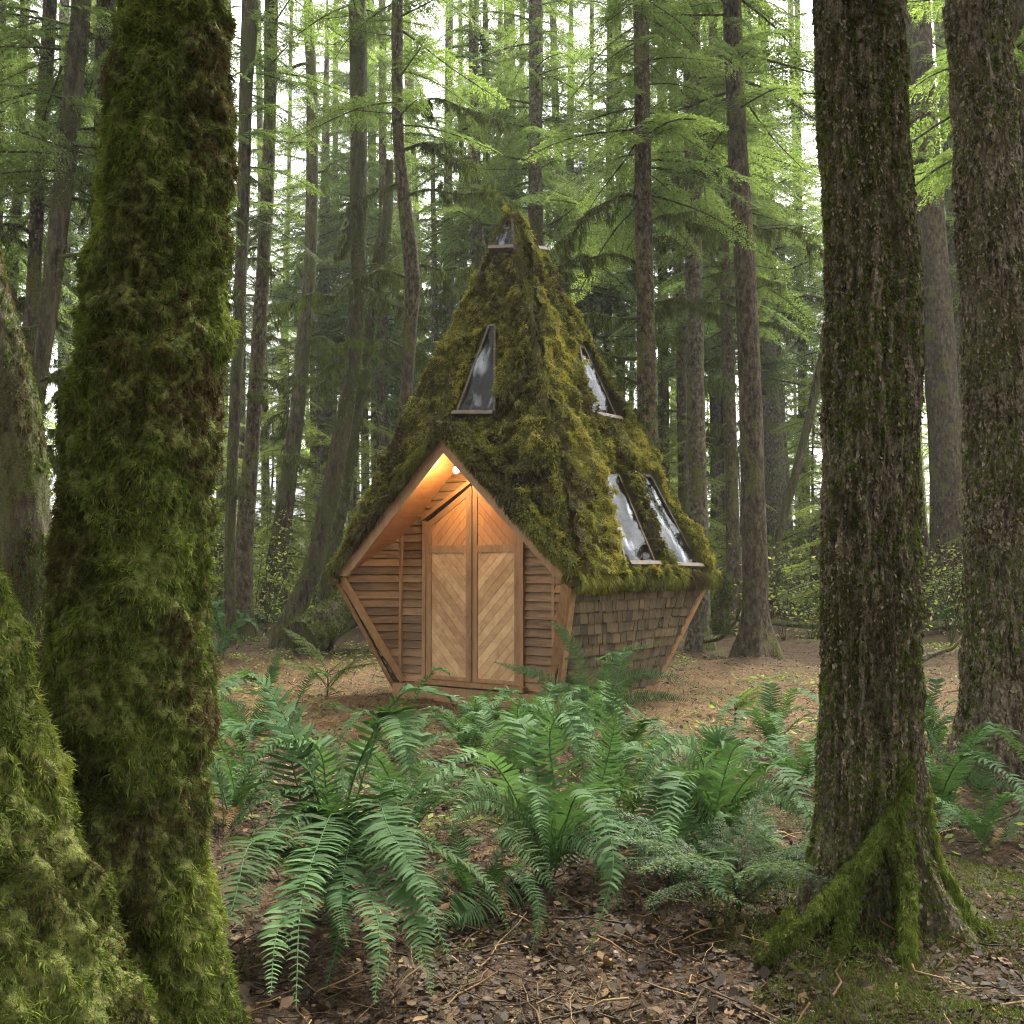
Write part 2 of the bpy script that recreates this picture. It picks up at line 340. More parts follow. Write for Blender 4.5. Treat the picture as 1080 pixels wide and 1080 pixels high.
def moss_patch(tri, n, wins, nd, cnt, thick=.085, seed=0, edge=.05):
    """triangular roof patch: lumpy grid (deck of moss) with window holes, plus strands"""
    p0, p1, p2 = tri; M_ = nd
    i, j = np.meshgrid(np.arange(M_ + 1), np.arange(M_ + 1), indexing='ij')
    u = i / M_; v = j / M_; u_ = u; v_ = v * u  # collapse towards p0
    P = p0 + (p1 - p0) * (u_ - v_)[..., None] + (p2 - p0) * v_[..., None]
    P = P.reshape(-1, 3)
    lump = fbm(P * 3.4, seed + 1, 3); l2 = fbm(P * 9, seed + 8, 2)
    hgt = thick * (.25 + 1.5 * lump + 1.1 * l2 - .9)
    hole = np.zeros(len(P), bool)
    for w_ in wins: hole |= inpoly(P, w_, n, .01)
    near = np.zeros(len(P), bool)
    for w_ in wins: near |= inpoly(P, w_, n, .10)
    hgt = np.where(near, np.minimum(hgt, .03), hgt)
    Q = P + n * np.maximum(hgt, .015)[:, None]
    f = grid_faces(M_ + 1, M_ + 1, False); f = f[~hole[f].any(1)]
    tt = np.clip(.30 + (fbm(P * 1.7, seed + 21, 3) - .5) * 1.2, 0, 1)
    moss.add(Q, f, tt * .6)
    # strands
    gg = np.random.default_rng(seed); u = np.sqrt(gg.random(cnt)); v = gg.random(cnt) * u
    P = p0 + (p1 - p0) * (u - v)[:, None] + (p2 - p0) * v[:, None]
    hole = np.zeros(len(P), bool)
    for w_ in wins: hole |= inpoly(P, w_, n, .045)
    P = P[~hole]
    lump = fbm(P * 3.4, seed + 1, 3); l2 = fbm(P * 9, seed + 8, 2)
    hgt = np.maximum(thick * (.25 + 1.5 * lump + 1.1 * l2 - .9), .015)
    tt = np.clip(.46 + (fbm(P * 1.7, seed + 21, 3) - .5) * 2.2 + (l2 - .5) * .9 + gg.normal(0, .1, len(P)), 0, 1)
    q = gg.random(len(P)) < .045; tufts(moss, (P + n * hgt[:, None])[q], np.broadcast_to(n, P[q].shape), 20, .065, (.006, .012), .4, .8, tt[q] + .08, seed + 7)
    blades(moss, P + n * hgt[:, None], np.broadcast_to(n, P.shape), gg.uniform(.018, .05, len(P)), gg.uniform(.006, .013, len(P)), .35, .9, tt, seed, 0, 14.)
ov = 1.02
def ext(p): return np.array([p[0] * ov, p[1] * ov, p[2] - .02])
for k in range(4):
    p1, p2 = ext(eC[k]), ext(eC[(k + 1) % 4])
    cnt = [30000, 42000, 9000, 14000][k]
    if k == 0:
        for tri in ((AP, p1, ridge_back), (AP, ridge_back, p2)):
            n = np.cross(tri[1] - tri[0], tri[2] - tri[0]); n = n / np.linalg.norm(n); n = n if n[2] > 0 else -n
            moss_patch(tri, n, WIN[0], 110, cnt // 2, .17, 100)
    else: moss_patch((AP, p1, p2), fn[k], WIN[k], 120 if k == 1 else 60, cnt, .17, 100 + k)
# thick bearded moss along eaves and hips
def beard(p, q, outn, cnt, L0, L1, seed, thick=.1, down=1.3):
    gg = np.random.default_rng(seed); t = gg.random(cnt)[:, None]
    a = gg.uniform(-math.pi * .55, math.pi * .9, cnt)[:, None]
    ax = nrm(q - p); outn = nrm(np.asarray(outn, float)); up = np.cross(ax, outn); up = up if up[2] > 0 else -up
    base = p + (q - p) * t; rr = thick * (.5 + fbm(base * 4.5, seed, 3)[:, None] * .9)
    d = np.cos(a) * outn + np.sin(a) * up
    P = base + d * rr * np.array([1, 1, .8])
    blades(moss, P, d, gg.uniform(L0, L1, cnt), gg.uniform(.006, .014, cnt), down, .5,
           np.clip(.4 + (fbm(P * 2.1, 87, 3) - .5) * 1.6 + gg.normal(0, .1, cnt), 0, 1), seed, 0, 14.)
    tt = np.linspace(0, 1, 60)[:, None]; c = p + (q - p) * tt
    tube(moss, c, thick * (.45 + fbm(c * 4.5, seed, 3) * .9) * .9, 10, .2, 0, .35, seed)
# porch roof planes under moss
GP = np.array([0, -A * ov, ZP + .02])
for s_, c_ in ((-1, ext(eC[0])), (1, ext(eC[1]))):
    tri = (GP + np.array([0, 0, .03]), c_ + np.array([0, 0, .03]), ridge_back + np.array([0, .25, .03]))
    n = np.cross(tri[1] - tri[0], tri[2] - tri[0]); n = n / np.linalg.norm(n); n = n if n[2] > 0 else -n
    moss_patch(tri, n, [], 60, 9000, .2, 140 + s_)
    beard(tri[0] + [0, .03, .09], tri[1] + [0, .03, .09], (s_ * .5, -.4, .7), 6000, .03, .08, 150 + s_, .085, .7)
    beard(GP + [0, -.015, .085], c_ + [0, -.015, .085], (s_ * .3, -1, .35), 6500, .03, .08, 170 + s_, .075, .9)
    # shaggy lip along the gable edge
    t = np.random.default_rng(5 + s_).random(7000)[:, None]; q = np.random.default_rng(8 + s_).random(7000)[:, None]
    P = GP + (c_ - GP) * t + np.array([0, .16, 0]) * q + np.array([0, 0, .08]) + n * (.05 * fbm((GP + (c_ - GP) * t) * 7, 3, 2)[:, None])
    blades(moss, P, nrm(np.broadcast_to(n + np.array([0, -.8, .0]), P.shape)), g.uniform(.03, .08, 7000), g.uniform(.006, .013, 7000), .55, .7,
           np.clip(.38 + (fbm(P * 2, 77, 3) - .5) * 1.6 + g.normal(0, .1, 7000), 0, 1), 60 + s_, 0, 14.)
beard(ext(eC[1]), ext(eC[2]), (1, 0, .2), 15000, .04, .12, 41)
beard(ext(eC[0]), ext(eC[3]), (-1, 0, .2), 5000, .04, .12, 42)
beard(ext(eC[3]), ext(eC[2]), (0, 1, .2), 4000, .04, .12, 47)
for k, n_ in ((0, 5000), (1, 6000), (2, 5000), (3, 1500)):
    d_ = np.array([[-1, -1, .6], [1, -1, .6], [1, 1, .6], [-1, 1, .6]][k], float)
    beard(AP + (ext(eC[k]) - AP) * .02, ext(eC[k]), d_, n_, .03, .08, 50 + k, .075, .8)
beard(ridge_back + [0, .1, .04], GP + [0, 0, .04], (1, 0, .5), 3000, .03, .07, 66, .12, .7)
roof = MB()
for k in (1, 2, 3):              # rafters and inner lining just under the moss, with the window openings
    M_ = 60; i, j = np.meshgrid(np.arange(M_ + 1), np.arange(M_ + 1), indexing='ij'); u = i / M_; v = j / M_ * u
    P = (AP + (eC[k] - AP) * (u - v)[..., None] + (eC[(k + 1) % 4] - AP) * v[..., None]).reshape(-1, 3) - fn[k] * .02
    hole = np.zeros(len(P), bool)
    for w_ in WIN[k]: hole |= inpoly(P, w_, fn[k], .0)
    f = grid_faces(M_ + 1, M_ + 1, False); roof.add(P, f[~hole[f].any(1)], .4)
for tri in ((AP, eC[0], ridge_back), (AP, ridge_back, eC[1])):
    M_ = 60; i, j = np.meshgrid(np.arange(M_ + 1), np.arange(M_ + 1), indexing='ij'); u = i / M_; v = j / M_ * u
    P = (tri[0] + (tri[1] - tri[0]) * (u - v)[..., None] + (tri[2] - tri[0]) * v[..., None]).reshape(-1, 3) - fn[0] * .02
    hole = np.zeros(len(P), bool)
    for w_ in WIN[0]: hole |= inpoly(P, w_, fn[0], .0)
    f = grid_faces(M_ + 1, M_ + 1, False); roof.add(P, f[~hole[f].any(1)], .4)
roof_o = roof.build('roof', TRIM, cabin)
moss_o = moss.build('moss_cover', MOSSR, roof_o)
# windows
def window(k, poly):
    n = fn[k]; fr = MB(); m = len(poly); c = np.mean(poly, 0)
    for i in range(m):
        a, b = poly[i], poly[(i + 1) % m]; e = nrm(np.cross(n, b - a)); e = e if np.dot(c - a, e) > 0 else -e
        wd = .028 + .002 * (i % 2); hi = .066 + .003 * (i % 2)
        hexa(fr, [a - n * .1, b - n * .1, b + e * wd - n * .1, a + e * wd - n * .1, a + n * hi, b + n * hi, b + e * wd + n * hi, a + e * wd + n * hi], g.random())
    wo_ = fr.build('window', WFR, cabin, False)
    P = [np.asarray(q) + n * .06 for q in poly]
    nx = 14; u, v = np.meshgrid(np.linspace(0, 1, nx), np.linspace(0, 1, nx), indexing='ij')
    G = (P[0] * ((1 - u) * (1 - v))[..., None] + P[1] * ((1 - u) * v)[..., None] + P[2] * (u * v)[..., None] + P[3] * (u * (1 - v))[..., None])
    G = G + n * ((fbm(G.reshape(-1, 3) * 3, 4, 2).reshape(nx, nx) - .5) * .05)[..., None]
    gl = MB(); gf_ = grid_faces(nx, nx, False); a_, b_, c_ = G[0, 0], G[1, 0], G[1, 1]; gl.add(G, gf_ if np.dot(np.cross(G[1, 0] - G[0, 0], G[1, 1] - G[0, 0]), n) * 1 < 0 else gf_[:, ::-1]); gl.build('pane', GLASS, wo_)
    si = MB(); a, b = P[3], P[2]; up = nrm((P[0] + P[1]) / 2 - (a + b) / 2)
    hexa(si, [a - up * .02, b - up * .02, b + up * .035, a + up * .035, a - up * .02 + n * .078, b - up * .02 + n * .078, b + up * .03 + n * .068, a + up * .03 + n * .068])
    si.build('sill', WFR, wo_, False)
for k in (0, 1):
    for w_ in WIN[k]: window(k, w_)
# inside: a floor, a back curtain and posts so the windows show brown wood within
ins = MB(); hexa(ins, [(-B, -B + .1, .2), (B - .05, -B + .1, .2), (B - .05, B - .05, .2), (-B, B - .05, .2), (-B, -B + .1, .25), (B - .05, -B + .1, .25), (B - .05, B - .05, .25), (-B, B - .05, .25)], .5)
hexa(ins, [(-1.2, -1.0, 1.50), (1.2, -1.0, 1.50), (1.2, 1.2, 1.50), (-1.2, 1.2, 1.50), (-1.2, -1.0, 1.55), (1.2, -1.0, 1.55), (1.2, 1.2, 1.55), (-1.2, 1.2, 1.55)], .6)
ins.build('loft_floor', TRIM, cabin, False)

# shingled walls (right, back, left): lapped shakes on the in-leaning wall
sh = MB()
for k in (1, 2, 3):
    e0, e1, b0, b1 = eC[k], eC[(k + 1) % 4], bC[k], bC[(k + 1) % 4]
    n = np.cross(b1 - b0, e0 - b0); n = n / np.linalg.norm(n)
    if np.dot(n, (e0 + e1) / 2 * [1, 1, 0]) < 0: n = -n
    hexa(sh, [b0 - n * .06, b1 - n * .06, b1 - n * .01, b0 - n * .01, e0 - n * .06, e1 - n * .06, e1 - n * .01, e0 - n * .01], .1)
    rows = 12
    for r_ in range(rows):
        t0 = r_ / rows; t1 = min((r_ + 1.35) / rows, 1)
        x = -g.random() * .1
        Wd = np.linalg.norm(e1 - e0) * t0 + np.linalg.norm(b1 - b0) * (1 - t0)
        while x < Wd:
            wd = g.uniform(.07, .19); u0 = np.clip(x / Wd, 0, 1); u1 = np.clip((x + wd - .006) / Wd, 0, 1); x += wd
            if u1 - u0 < .01: continue
            tb = t0 + g.normal(0, .004)
            def pt(u, t): a = b0 + (e0 - b0) * t; b = b1 + (e1 - b1) * t; return a + (b - a) * u
            lo = .046 + g.normal(0, .004); hi = .004
            hexa(sh, [pt(u0, tb) + n * (lo - .034), pt(u1, tb) + n * (lo - .034), pt(u1, tb) + n * lo, pt(u0, tb) + n * lo,
                      pt(u0, t1) + n * (hi - .008), pt(u1, t1) + n * (hi - .008), pt(u1, t1) + n * hi, pt(u0, t1) + n * hi], np.clip(g.normal(.45, .28), 0, 1))
sh.build('shingle_wall', SHAKE, cabin, False)
# corner boards on the hull
def board(mb, p, q, wv, tv, tint=.5):
    p, q, wv, tv = (np.asarray(x, float) for x in (p, q, wv, tv))
    hexa(mb, [p, p + wv, p + wv + tv, p + tv, q, q + wv, q + wv + tv, q + tv], tint)
for k in range(4):
    tb_ = MB(); d_ = nrm(np.array([[-1, -1, 0], [1, -1, 0], [1, 1, 0], [-1, 1, 0]][k], float))
    for s_, wv in ((0, (1, 0, 0)), (1, (0, 1, 0))):
        wv = np.array(wv, float) * (-np.sign(d_[s_])) * .10
        o_ = d_ * (.06 if s_ else .063)
        if (k == 0 and s_ == 0) or (k == 1 and s_ == 0): wv = wv * .35
        board(tb_, bC[k] + o_, eC[k] + o_ - [0, 0, .03], wv, -d_ * .03, g.random())
    tb_.build('corner_board', TRIM, cabin, False)
# foundation beam
fb = MB()
hexa(fb, [(-B - .06, -B - .1, -.05), (B + .06, -B - .1, -.05), (B + .06, -B, -.05), (-B - .06, -B, -.05), (-B - .06, -B - .1, .17), (B + .06, -B - .1, .17), (B + .06, -B, .17), (-B - .06, -B, .17)], .45)
hexa(fb, [(B - .02, -B + .003, -.05), (B + .055, -B + .003, -.05), (B + .055, B, -.05), (B - .02, B, -.05), (B - .02, -B + .003, .165), (B + .055, -B + .003, .165), (B + .055, B, .165), (B - .02, B, .165)], .2)
fb.build('base_beam', TRIM, cabin, False)
# clapboard entrance wall: centre wall at b=-B and the two folded wings out to the eave corners
wl = MB(); yw = -B
DX0, DX1, DZ0, DZS, DZP = -.70, .66, .245, 2.08, 2.50   # door opening: sides, sill, side height, peak height
DXM = (DX0 + DX1) / 2
def clap(poly, base, dirv, outv, pitch=.098, ph=.02, gapd=.024):
    z0 = min(p[2] for p in poly); z1 = max(p[2] for p in poly); z = z0 - (z0 % pitch)
    while z < z1:
        q = clip(poly, np.array([0, 0, z]), np.array([0, 0, -1.])); q = clip(q, np.array([0, 0, z + pitch - .007]), np.array([0, 0, 1.])) if len(q) > 2 else q
        if len(q) > 2:
            q = np.array(q); lapp = (1 - (q[:, 2:3] - z) / pitch) * gapd
            V = q + np.asarray(outv) * lapp; b_ = q - np.asarray(outv) * .015
            n_ = len(q); i = np.arange(n_); j = (i + 1) % n_
            wl.add(np.vstack([b_, V]), [i[None, ::-1], (i + n_)[None, :], np.stack([i, j, j + n_, i + n_], 1)], np.clip(g.normal(.5, .27), 0, 1))
        z += pitch
out = (0, -1, 0)
def pw(a, z): return np.array([a, yw, z])
clap([pw(-B, HB + .17), pw(DX0 - .05, HB + .17), pw(DX0 - .05, soff(DX0 - .05) - .02), pw(-B, soff(B) - .02)], 0, 0, out)
clap([pw(DX1 + .05, HB + .17), pw(B, HB + .17), pw(B, soff(B) - .02), pw(DX1 + .05, soff(DX1 + .05) - .02)], 0, 0, out)
clap([pw(DX0 - .05, DZS + .06), pw(DXM, DZP + .06), pw(DXM, soff(DXM) - .02), pw(DX0 - .05, soff(DX0 - .05) - .02)], 0, 0, out)
clap([pw(DXM, DZP + .06), pw(DX1 + .05, DZS + .06), pw(DX1 + .05, soff(DX1 + .05) - .02), pw(DXM, soff(DXM) - .02)], 0, 0, out)
for s_ in (-1, 1):
    def pg(t, z): a = B + (A - B) * t; return np.array([s_ * a, -a, z])
    clap([pg(0, HB + .17), pg(.14, HB + .22), pg(.97, HE - .04), pg(0, soff(B) - .02)], 0, 0, nrm(np.array([-s_, -1., 0])), .098)
wl.build('clapboard_wall', CEDAR, cabin, False)
for s_ in (-1, 1):               # upright battens where the wings fold
    bt = MB(); board(bt, (s_ * B - .02, yw - .045, HB + .17), (s_ * B - .02, yw - .045, soff(B) - .03), (.04, 0, 0), (0, .035, 0), .55); bt.build('batten', TRIM, cabin, False)
# soffit, fascia
sf = MB()
for s_ in (-1, 1):
    lo = np.array([s_ * A, -A, HE]); pk = np.array([0, -A, ZP])
    hexa(sf, [lo + [0, .02, -.035], pk + [0, .02, -.035], pk + [0, A - B + .12, -.035], lo + [0, A - B + .12, -.035], lo + [0, .02, -.01], pk + [0, .02, -.01], pk + [0, A - B + .12, -.01], lo + [0, A - B + .12, -.01]][:8], .5 + s_ * .1)
sf.build('soffit', PLY, cabin, False)
for s_ in (-1, 1):
    fa = MB(); lo = np.array([s_ * (A + .02), -A - .03, HE + .0]); pk = np.array([0, -A - .03, ZP + .02]); dn = nrm(np.array([-s_ * SL, 0, -1.])) * .115
    lo2 = lo + np.array([-s_ * .20, 0, .0]); pk2 = pk + np.array([0, 0, -.20 * SL])
    th_ = np.array([0, .035, 0]); prism(fa, [lo, pk, pk2, lo2] if s_ < 0 else [lo, lo2, pk2, pk], th_, .75); fa.build('fascia_board', TRIM, cabin, False)
    ft = MB(); p = np.array([s_ * (A + .0), -A - .02, HE - .02]); q = np.array([s_ * (B + .03), -B - .06, HB + .2])
    board(ft, p, q, (-s_ * .10, 0, 0), (-s_ * .004, .05, .0), .7); ft.build('corner_trim', TRIM, cabin, False)
# doors
df = MB()
fy0, fy1 = yw - .05, yw + .02
def strip(mb, a, b, wv, y0=fy0, y1=fy1, tint=.5):
    a = np.array([a[0], y0, a[1]]); b = np.array([b[0], y0, b[1]]); wv = np.array([wv[0], 0, wv[1]])
    prism(mb, [a, b, b + wv, a + wv], (0, y1 - y0, 0), tint)
strip(df, (DX0 - .05, HB + .2), (DX0 - .05, DZS + .02), (.05, 0)); strip(df, (DX1, HB + .2), (DX1, DZS + .02), (.05, 0))
strip(df, (DX0 - .06, DZS + .022), (DXM, DZP + .022), (0, .055), fy0 - .006); strip(df, (DXM + .001, DZP + .022), (DX1 + .06, DZS + .022), (0, .055), fy0 - .006)
hexa(df, [(DX0 - .09, yw - .12, .19), (DX1 + .09, yw - .12, .19), (DX1 + .09, yw + .02, .19), (DX0 - .09, yw + .02, .19), (DX0 - .09, yw - .12, .235), (DX1 + .09, yw - .12, .235), (DX1 + .09, yw + .02, .24), (DX0 - .09, yw + .02, .24)], .35)
df.build('door_frame', TRIM, cabin, False)
ZR = 1.72                        # middle rail
def topz(a): return DZP - abs(a - DXM) * (DZP - DZS) / (DXM - DX0)
for s_ in (-1, 1):
    x0, x1 = (DX0 + .004, DXM - .006) if s_ < 0 else (DXM + .006, DX1 - .004)
    d = MB(); sw = .075; y0, y1 = yw - .035, yw + .01
    prism(d, [(x0, y0, DZ0), (x0 + sw, y0, DZ0), (x0 + sw, y0, topz(x0 + sw) - .004), (x0, y0, topz(x0) - .004)], (0, y1 - y0, 0), .5)
    prism(d, [(x1 - sw, y0, DZ0), (x1, y0, DZ0), (x1, y0, topz(x1) - .004), (x1 - sw, y0, topz(x1 - sw) - .004)], (0, y1 - y0, 0), .35)
    for za, zb, tn in ((DZ0, DZ0 + .045, .5), (ZR, ZR + .085, .55)):
        prism(d, [(x0 + sw, y0 + .003, za), (x1 - sw, y0 + .003, za), (x1 - sw, y0 + .003, zb), (x0 + sw, y0 + .003, zb)], (0, y1 - y0 - .003, 0), tn)
    prism(d, [(x0 + sw, y0 + .003, topz(x0 + sw) - .09), (x1 - sw, y0 + .003, topz(x1 - sw) - .09), (x1 - sw, y0 + .003, topz(x1 - sw) - .005), (x0 + sw, y0 + .003, topz(x0 + sw) - .005)], (0, y1 - y0 - .003, 0), .5)
    door = d.build('door', TRIM, cabin, False)
    for name, poly, sg, m_ in (('lower_panel', [(x0 + sw, DZ0 + .045), (x1 - sw, DZ0 + .045), (x1 - sw, ZR), (x0 + sw, ZR)], s_, CEDARL),
                               ('upper_panel', [(x0 + sw, ZR + .085), (x1 - sw, ZR + .085), (x1 - sw, topz(x1 - sw) - .09), (x0 + sw, topz(x0 + sw) - .09)], -s_, PLY)):
        pn = MB(); poly = [np.array([a, yw - .022, z]) for a, z in poly]; dd = np.array([-sg * .72, 0, .70]); dd = dd / np.linalg.norm(dd)
        pr = [q @ dd for q in poly]; t = min(pr) - g.random() * .08
        while t < max(pr):
            wd = g.uniform(.075, .1)
            q = clip(poly, dd * t, -dd); q = clip(q, dd * (t + wd - .0035), dd) if len(q) > 2 else q
            if len(q) > 2: prism(pn, q, (0, .02, 0), np.clip(g.normal(.5, .33), 0, 1))
            t += wd
        prism(pn, [p + [0, .021, 0] for p in poly], (0, .008, 0), 0)
        pn.build(name, m_, door, False)
astr = MB(); board(astr, (DXM - .02, yw - .052, DZ0), (DXM - .02, yw - .052, DZP - .04), (.032, 0, 0), (0, .016, 0), .2); astr.build('door_seam_strip', TRIM, cabin, False)
# porch lamp
lamp = MB(); LP = on_plane(481, 496, np.array([0, -A + .14, 0]), np.array([0, 1., 0]))
u, v = np.meshgrid(np.linspace(0, math.pi, 14), np.linspace(0, 2 * math.pi, 20, endpoint=False), indexing='ij')
lamp.add(LP + .036 * np.stack([np.sin(u) * np.cos(v), np.sin(u) * np.sin(v), np.cos(u) * 1.15], -1), grid_faces(14, 20, True)[:, ::-1])
lo_ = lamp.build('porch_lamp', LAMP, cabin); lo_['label'] = 'small lit globe lamp'
ca = MB(); tube(ca, [LP + [0, 0, .04], LP + [0, 0, .12]], .028, 12); ca.build('lamp_holder', METAL, lo_)
pl = bpy.data.lights.new('porch_light', 'POINT'); pl.energy = 3.9; pl.color = (1, .68, .34); pl.shadow_soft_size = .05
plo = bpy.data.objects.new('porch_light', pl); C.objects.link(plo); plo.parent = lo_; plo.location = LP + np.array([-.1, -.02, -.10])

# ------------------------------------------------------------------ trees
def bough_template(seed, leaf=.064, ntw=52, step=.023, Lb=2.0, fill=1.0):
    g = np.random.default_rng(seed); V = []; T = []
    ph = g.random() * 6
    def axis(s): return np.stack([s * Lb, .12 * np.sin(s * 4 + ph) * s, .10 * s - .62 * s**2], -1)
    for i in range(ntw):
        s = .1 + .9 * (i + g.random() * .7) / ntw; side = 1 if i % 2 else -1
        l = .62 * max(.06, (1 - s) ** .7) * min(1, .35 + s * 2.2) * g.uniform(.6, 1.15)
        b = axis(np.array([s]))[0]; an = R(g.uniform(42, 68))
        d = np.array([math.cos(an), side * math.sin(an), g.uniform(-.15, .1)])
        k = max(3, int(l / step)); t = (np.arange(k) + .5) / k
        P = b + d * (t * l)[:, None] + np.array([0, 0, -.5 * l]) * (t**2)[:, None]
        for sd in (-1, 1):
            if fill < 1 and g.random() > fill: continue
            perp = nrm(np.cross(d, [0, 0, 1.])) * sd
            dd = nrm(d * .75 + perp * .8 + g.normal(0, .22, (k, 3)) + np.array([0, 0, -.12]))
            ll = leaf * g.uniform(.65, 1.3, (k, 1)) * (1.1 - .5 * t[:, None])
            wv = nrm(np.cross(dd, g.normal(0, .55, (k, 3)) + np.array([0, 0, 1.]))) * ll * .17
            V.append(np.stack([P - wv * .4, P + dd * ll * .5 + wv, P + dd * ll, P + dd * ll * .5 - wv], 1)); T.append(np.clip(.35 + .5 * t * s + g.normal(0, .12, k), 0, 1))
    V = np.concatenate(V); T = np.concatenate(T); s = np.linspace(0, 1, 9)
    return V, T, axis(s)
BT = [bough_template(k) for k in range(6)]
BTF = [bough_template(20 + k, .17, 30, .06) for k in range(4)]
def crown_mesh(name, Hc, L0, L1, nb, seed, temps=BT, droop=(-.25, .15), gap=.35, wood=True, base=0.):
    g = np.random.default_rng(seed); mb = MB()
    add_crown(mb, g, np.zeros(3), Hc, L0, L1, nb, temps, droop, gap, wood, base)
    return mb.mesh(name, [CONIF, BARKM])
def add_crown(mb, g, org, Hc, L0, L1, nb, temps, droop=(-.25, .15), gap=.35, wood=True, base=0., az=None):
    azs = []
    for i in range(nb):
        u = (i + g.random()) / nb; z = base + u * Hc
        if g.random() < gap * (1 if vn(np.array([[z * .8, g.random(), 3.]]), 4)[0] > .5 else .2): continue
        L = (L0 + (L1 - L0) * u) * g.uniform(.55, 1.15); a = g.random() * 2 * math.pi if az is None else az + g.normal(0, .5)
        V, T, ax = temps[g.integers(len(temps))]; sc = L / 2.0; p = g.uniform(*droop); ro = g.normal(0, .5)
        ca, sa = math.cos(a), math.sin(a); cp, sp = math.cos(p), math.sin(p); cr, sr = math.cos(ro), math.sin(ro)
        Rx = np.array([[1, 0, 0], [0, cr, -sr], [0, sr, cr]]); Ry = np.array([[cp, 0, -sp], [0, 1, 0], [sp, 0, cp]]); Rz = np.array([[ca, -sa, 0], [sa, ca, 0], [0, 0, 1]])
        M = Rz @ Ry @ Rx
        W = (V.reshape(-1, 3) * sc) @ M.T + org + [0, 0, z]
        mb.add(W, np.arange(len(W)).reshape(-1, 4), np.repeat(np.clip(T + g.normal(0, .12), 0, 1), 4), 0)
        if wood: tube(mb, (ax * sc) @ M.T + org + [0, 0, z], np.linspace(.022, .004, len(ax)) * max(sc, .5), 4, .5, 1)
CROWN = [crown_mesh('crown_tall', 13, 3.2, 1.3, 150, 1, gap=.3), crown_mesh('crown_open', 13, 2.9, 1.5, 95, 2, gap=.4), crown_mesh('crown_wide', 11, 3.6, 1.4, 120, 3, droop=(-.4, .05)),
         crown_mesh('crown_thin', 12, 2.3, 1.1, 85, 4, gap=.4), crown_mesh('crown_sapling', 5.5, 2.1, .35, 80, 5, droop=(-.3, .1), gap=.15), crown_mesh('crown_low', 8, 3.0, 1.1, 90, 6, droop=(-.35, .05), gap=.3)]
CROWN[4].materials[0] = SUNLIT  # sapling crowns carry the brightened needle colour as painted sunlight
def limb_mesh(name, seed, L=2.0, hang=1.0, sprays=.4):
    """dead limb with twigs, hung with strands of moss"""
    g = np.random.default_rng(seed); mb = MB(); s = np.linspace(0, 1, 16)
    ax = np.stack([s * L, .18 * np.sin(s * 5 + seed), .16 * np.sin(s * 3.2) - .3 * s**2 + .05 * np.sin(s * 11 + seed)], -1)
    tube(mb, ax, np.linspace(.034, .007, 16), 7, .5, 0, .25, seed)
    pts = [ax[2:]]
    for i in range(13):
        k = g.integers(3, 15); d = nrm(np.array([g.uniform(.2, 1), g.choice([-1, 1]) * g.uniform(.3, 1), g.uniform(-.5, .25)])); l = g.uniform(.2, .7)
        t = np.linspace(0, 1, 7); q = ax[k] + d * (t * l)[:, None] + np.array([0, 0, -.25 * l]) * (t**2)[:, None] + g.normal(0, .015, (7, 3)) * t[:, None]
        tube(mb, q, np.linspace(.012, .003, 7), 4, .5, 0); pts.append(q)
        if g.random() < sprays: add_crown(mb, g, q[3], .01, .7, .7, 2, BT, gap=0, wood=False, az=math.atan2(d[1], d[0]))
    P = np.concatenate(pts); n = int(3600 * hang); P = P[g.integers(0, len(P), n)] + g.normal(0, .018, (n, 3))
    N = nrm(g.normal(0, 1, (n, 3)) + [0, 0, -.3])
    blades(mb, P, N, g.gamma(2., .055, n).clip(.03, .4), g.uniform(.006, .014, n), 1.6, .4, np.clip(g.normal(.42, .16, n), 0, 1), seed, 2)
    return mb.mesh(name, [BARKM, BARKM, MOSS])
LIMB = []
for k in range(5):
    LIMB.append(limb_mesh('limb', 40 + k, [2.0, 2.6, 1.6, 2.2, 1.4][k], [1, 1.6, .7, 1.2, .5][k], 0))
BARE = limb_mesh('bare_limb', 77, 1.7, .12, 0)

TREES = 'trees standing in the forest'
def trunk_grid(P, rad, rings, sides, seed, ridge=.08, lump=.05, flare_lobes=None, lumpsc=2.5, fine=0, finev=(11, 11, 5.)):
    Q = catmull(np.hstack([P, rad[:, None]]), rings); c, r = Q[:, :3], Q[:, 3]
    th_ = np.linspace(0, 2 * np.pi, sides, endpoint=False); cs, sn = np.cos(th_), np.sin(th_)
    G = np.stack([np.broadcast_to(cs, (rings, sides)), np.broadcast_to(sn, (rings, sides)), np.broadcast_to(c[:, 2:3], (rings, sides))], -1)
    k = 1 + ridge * (fbm(G * [4, 4, .7], seed, 3) - .5) * 2 + lump * (fbm(G * [1.2, 1.2, lumpsc], seed + 5, 3) - .5) * 2
    if fine: k = k + fine * (fbm(G * list(finev), seed + 9, 4) - .5) * 2
    if flare_lobes is not None: k = k + flare_lobes(c[:, 2][:, None], th_[None, :])
    rr = r[:, None] * k
    V = c[:, None, :] + np.stack([rr * cs, rr * sn, np.zeros_like(rr)], -1)
    return V
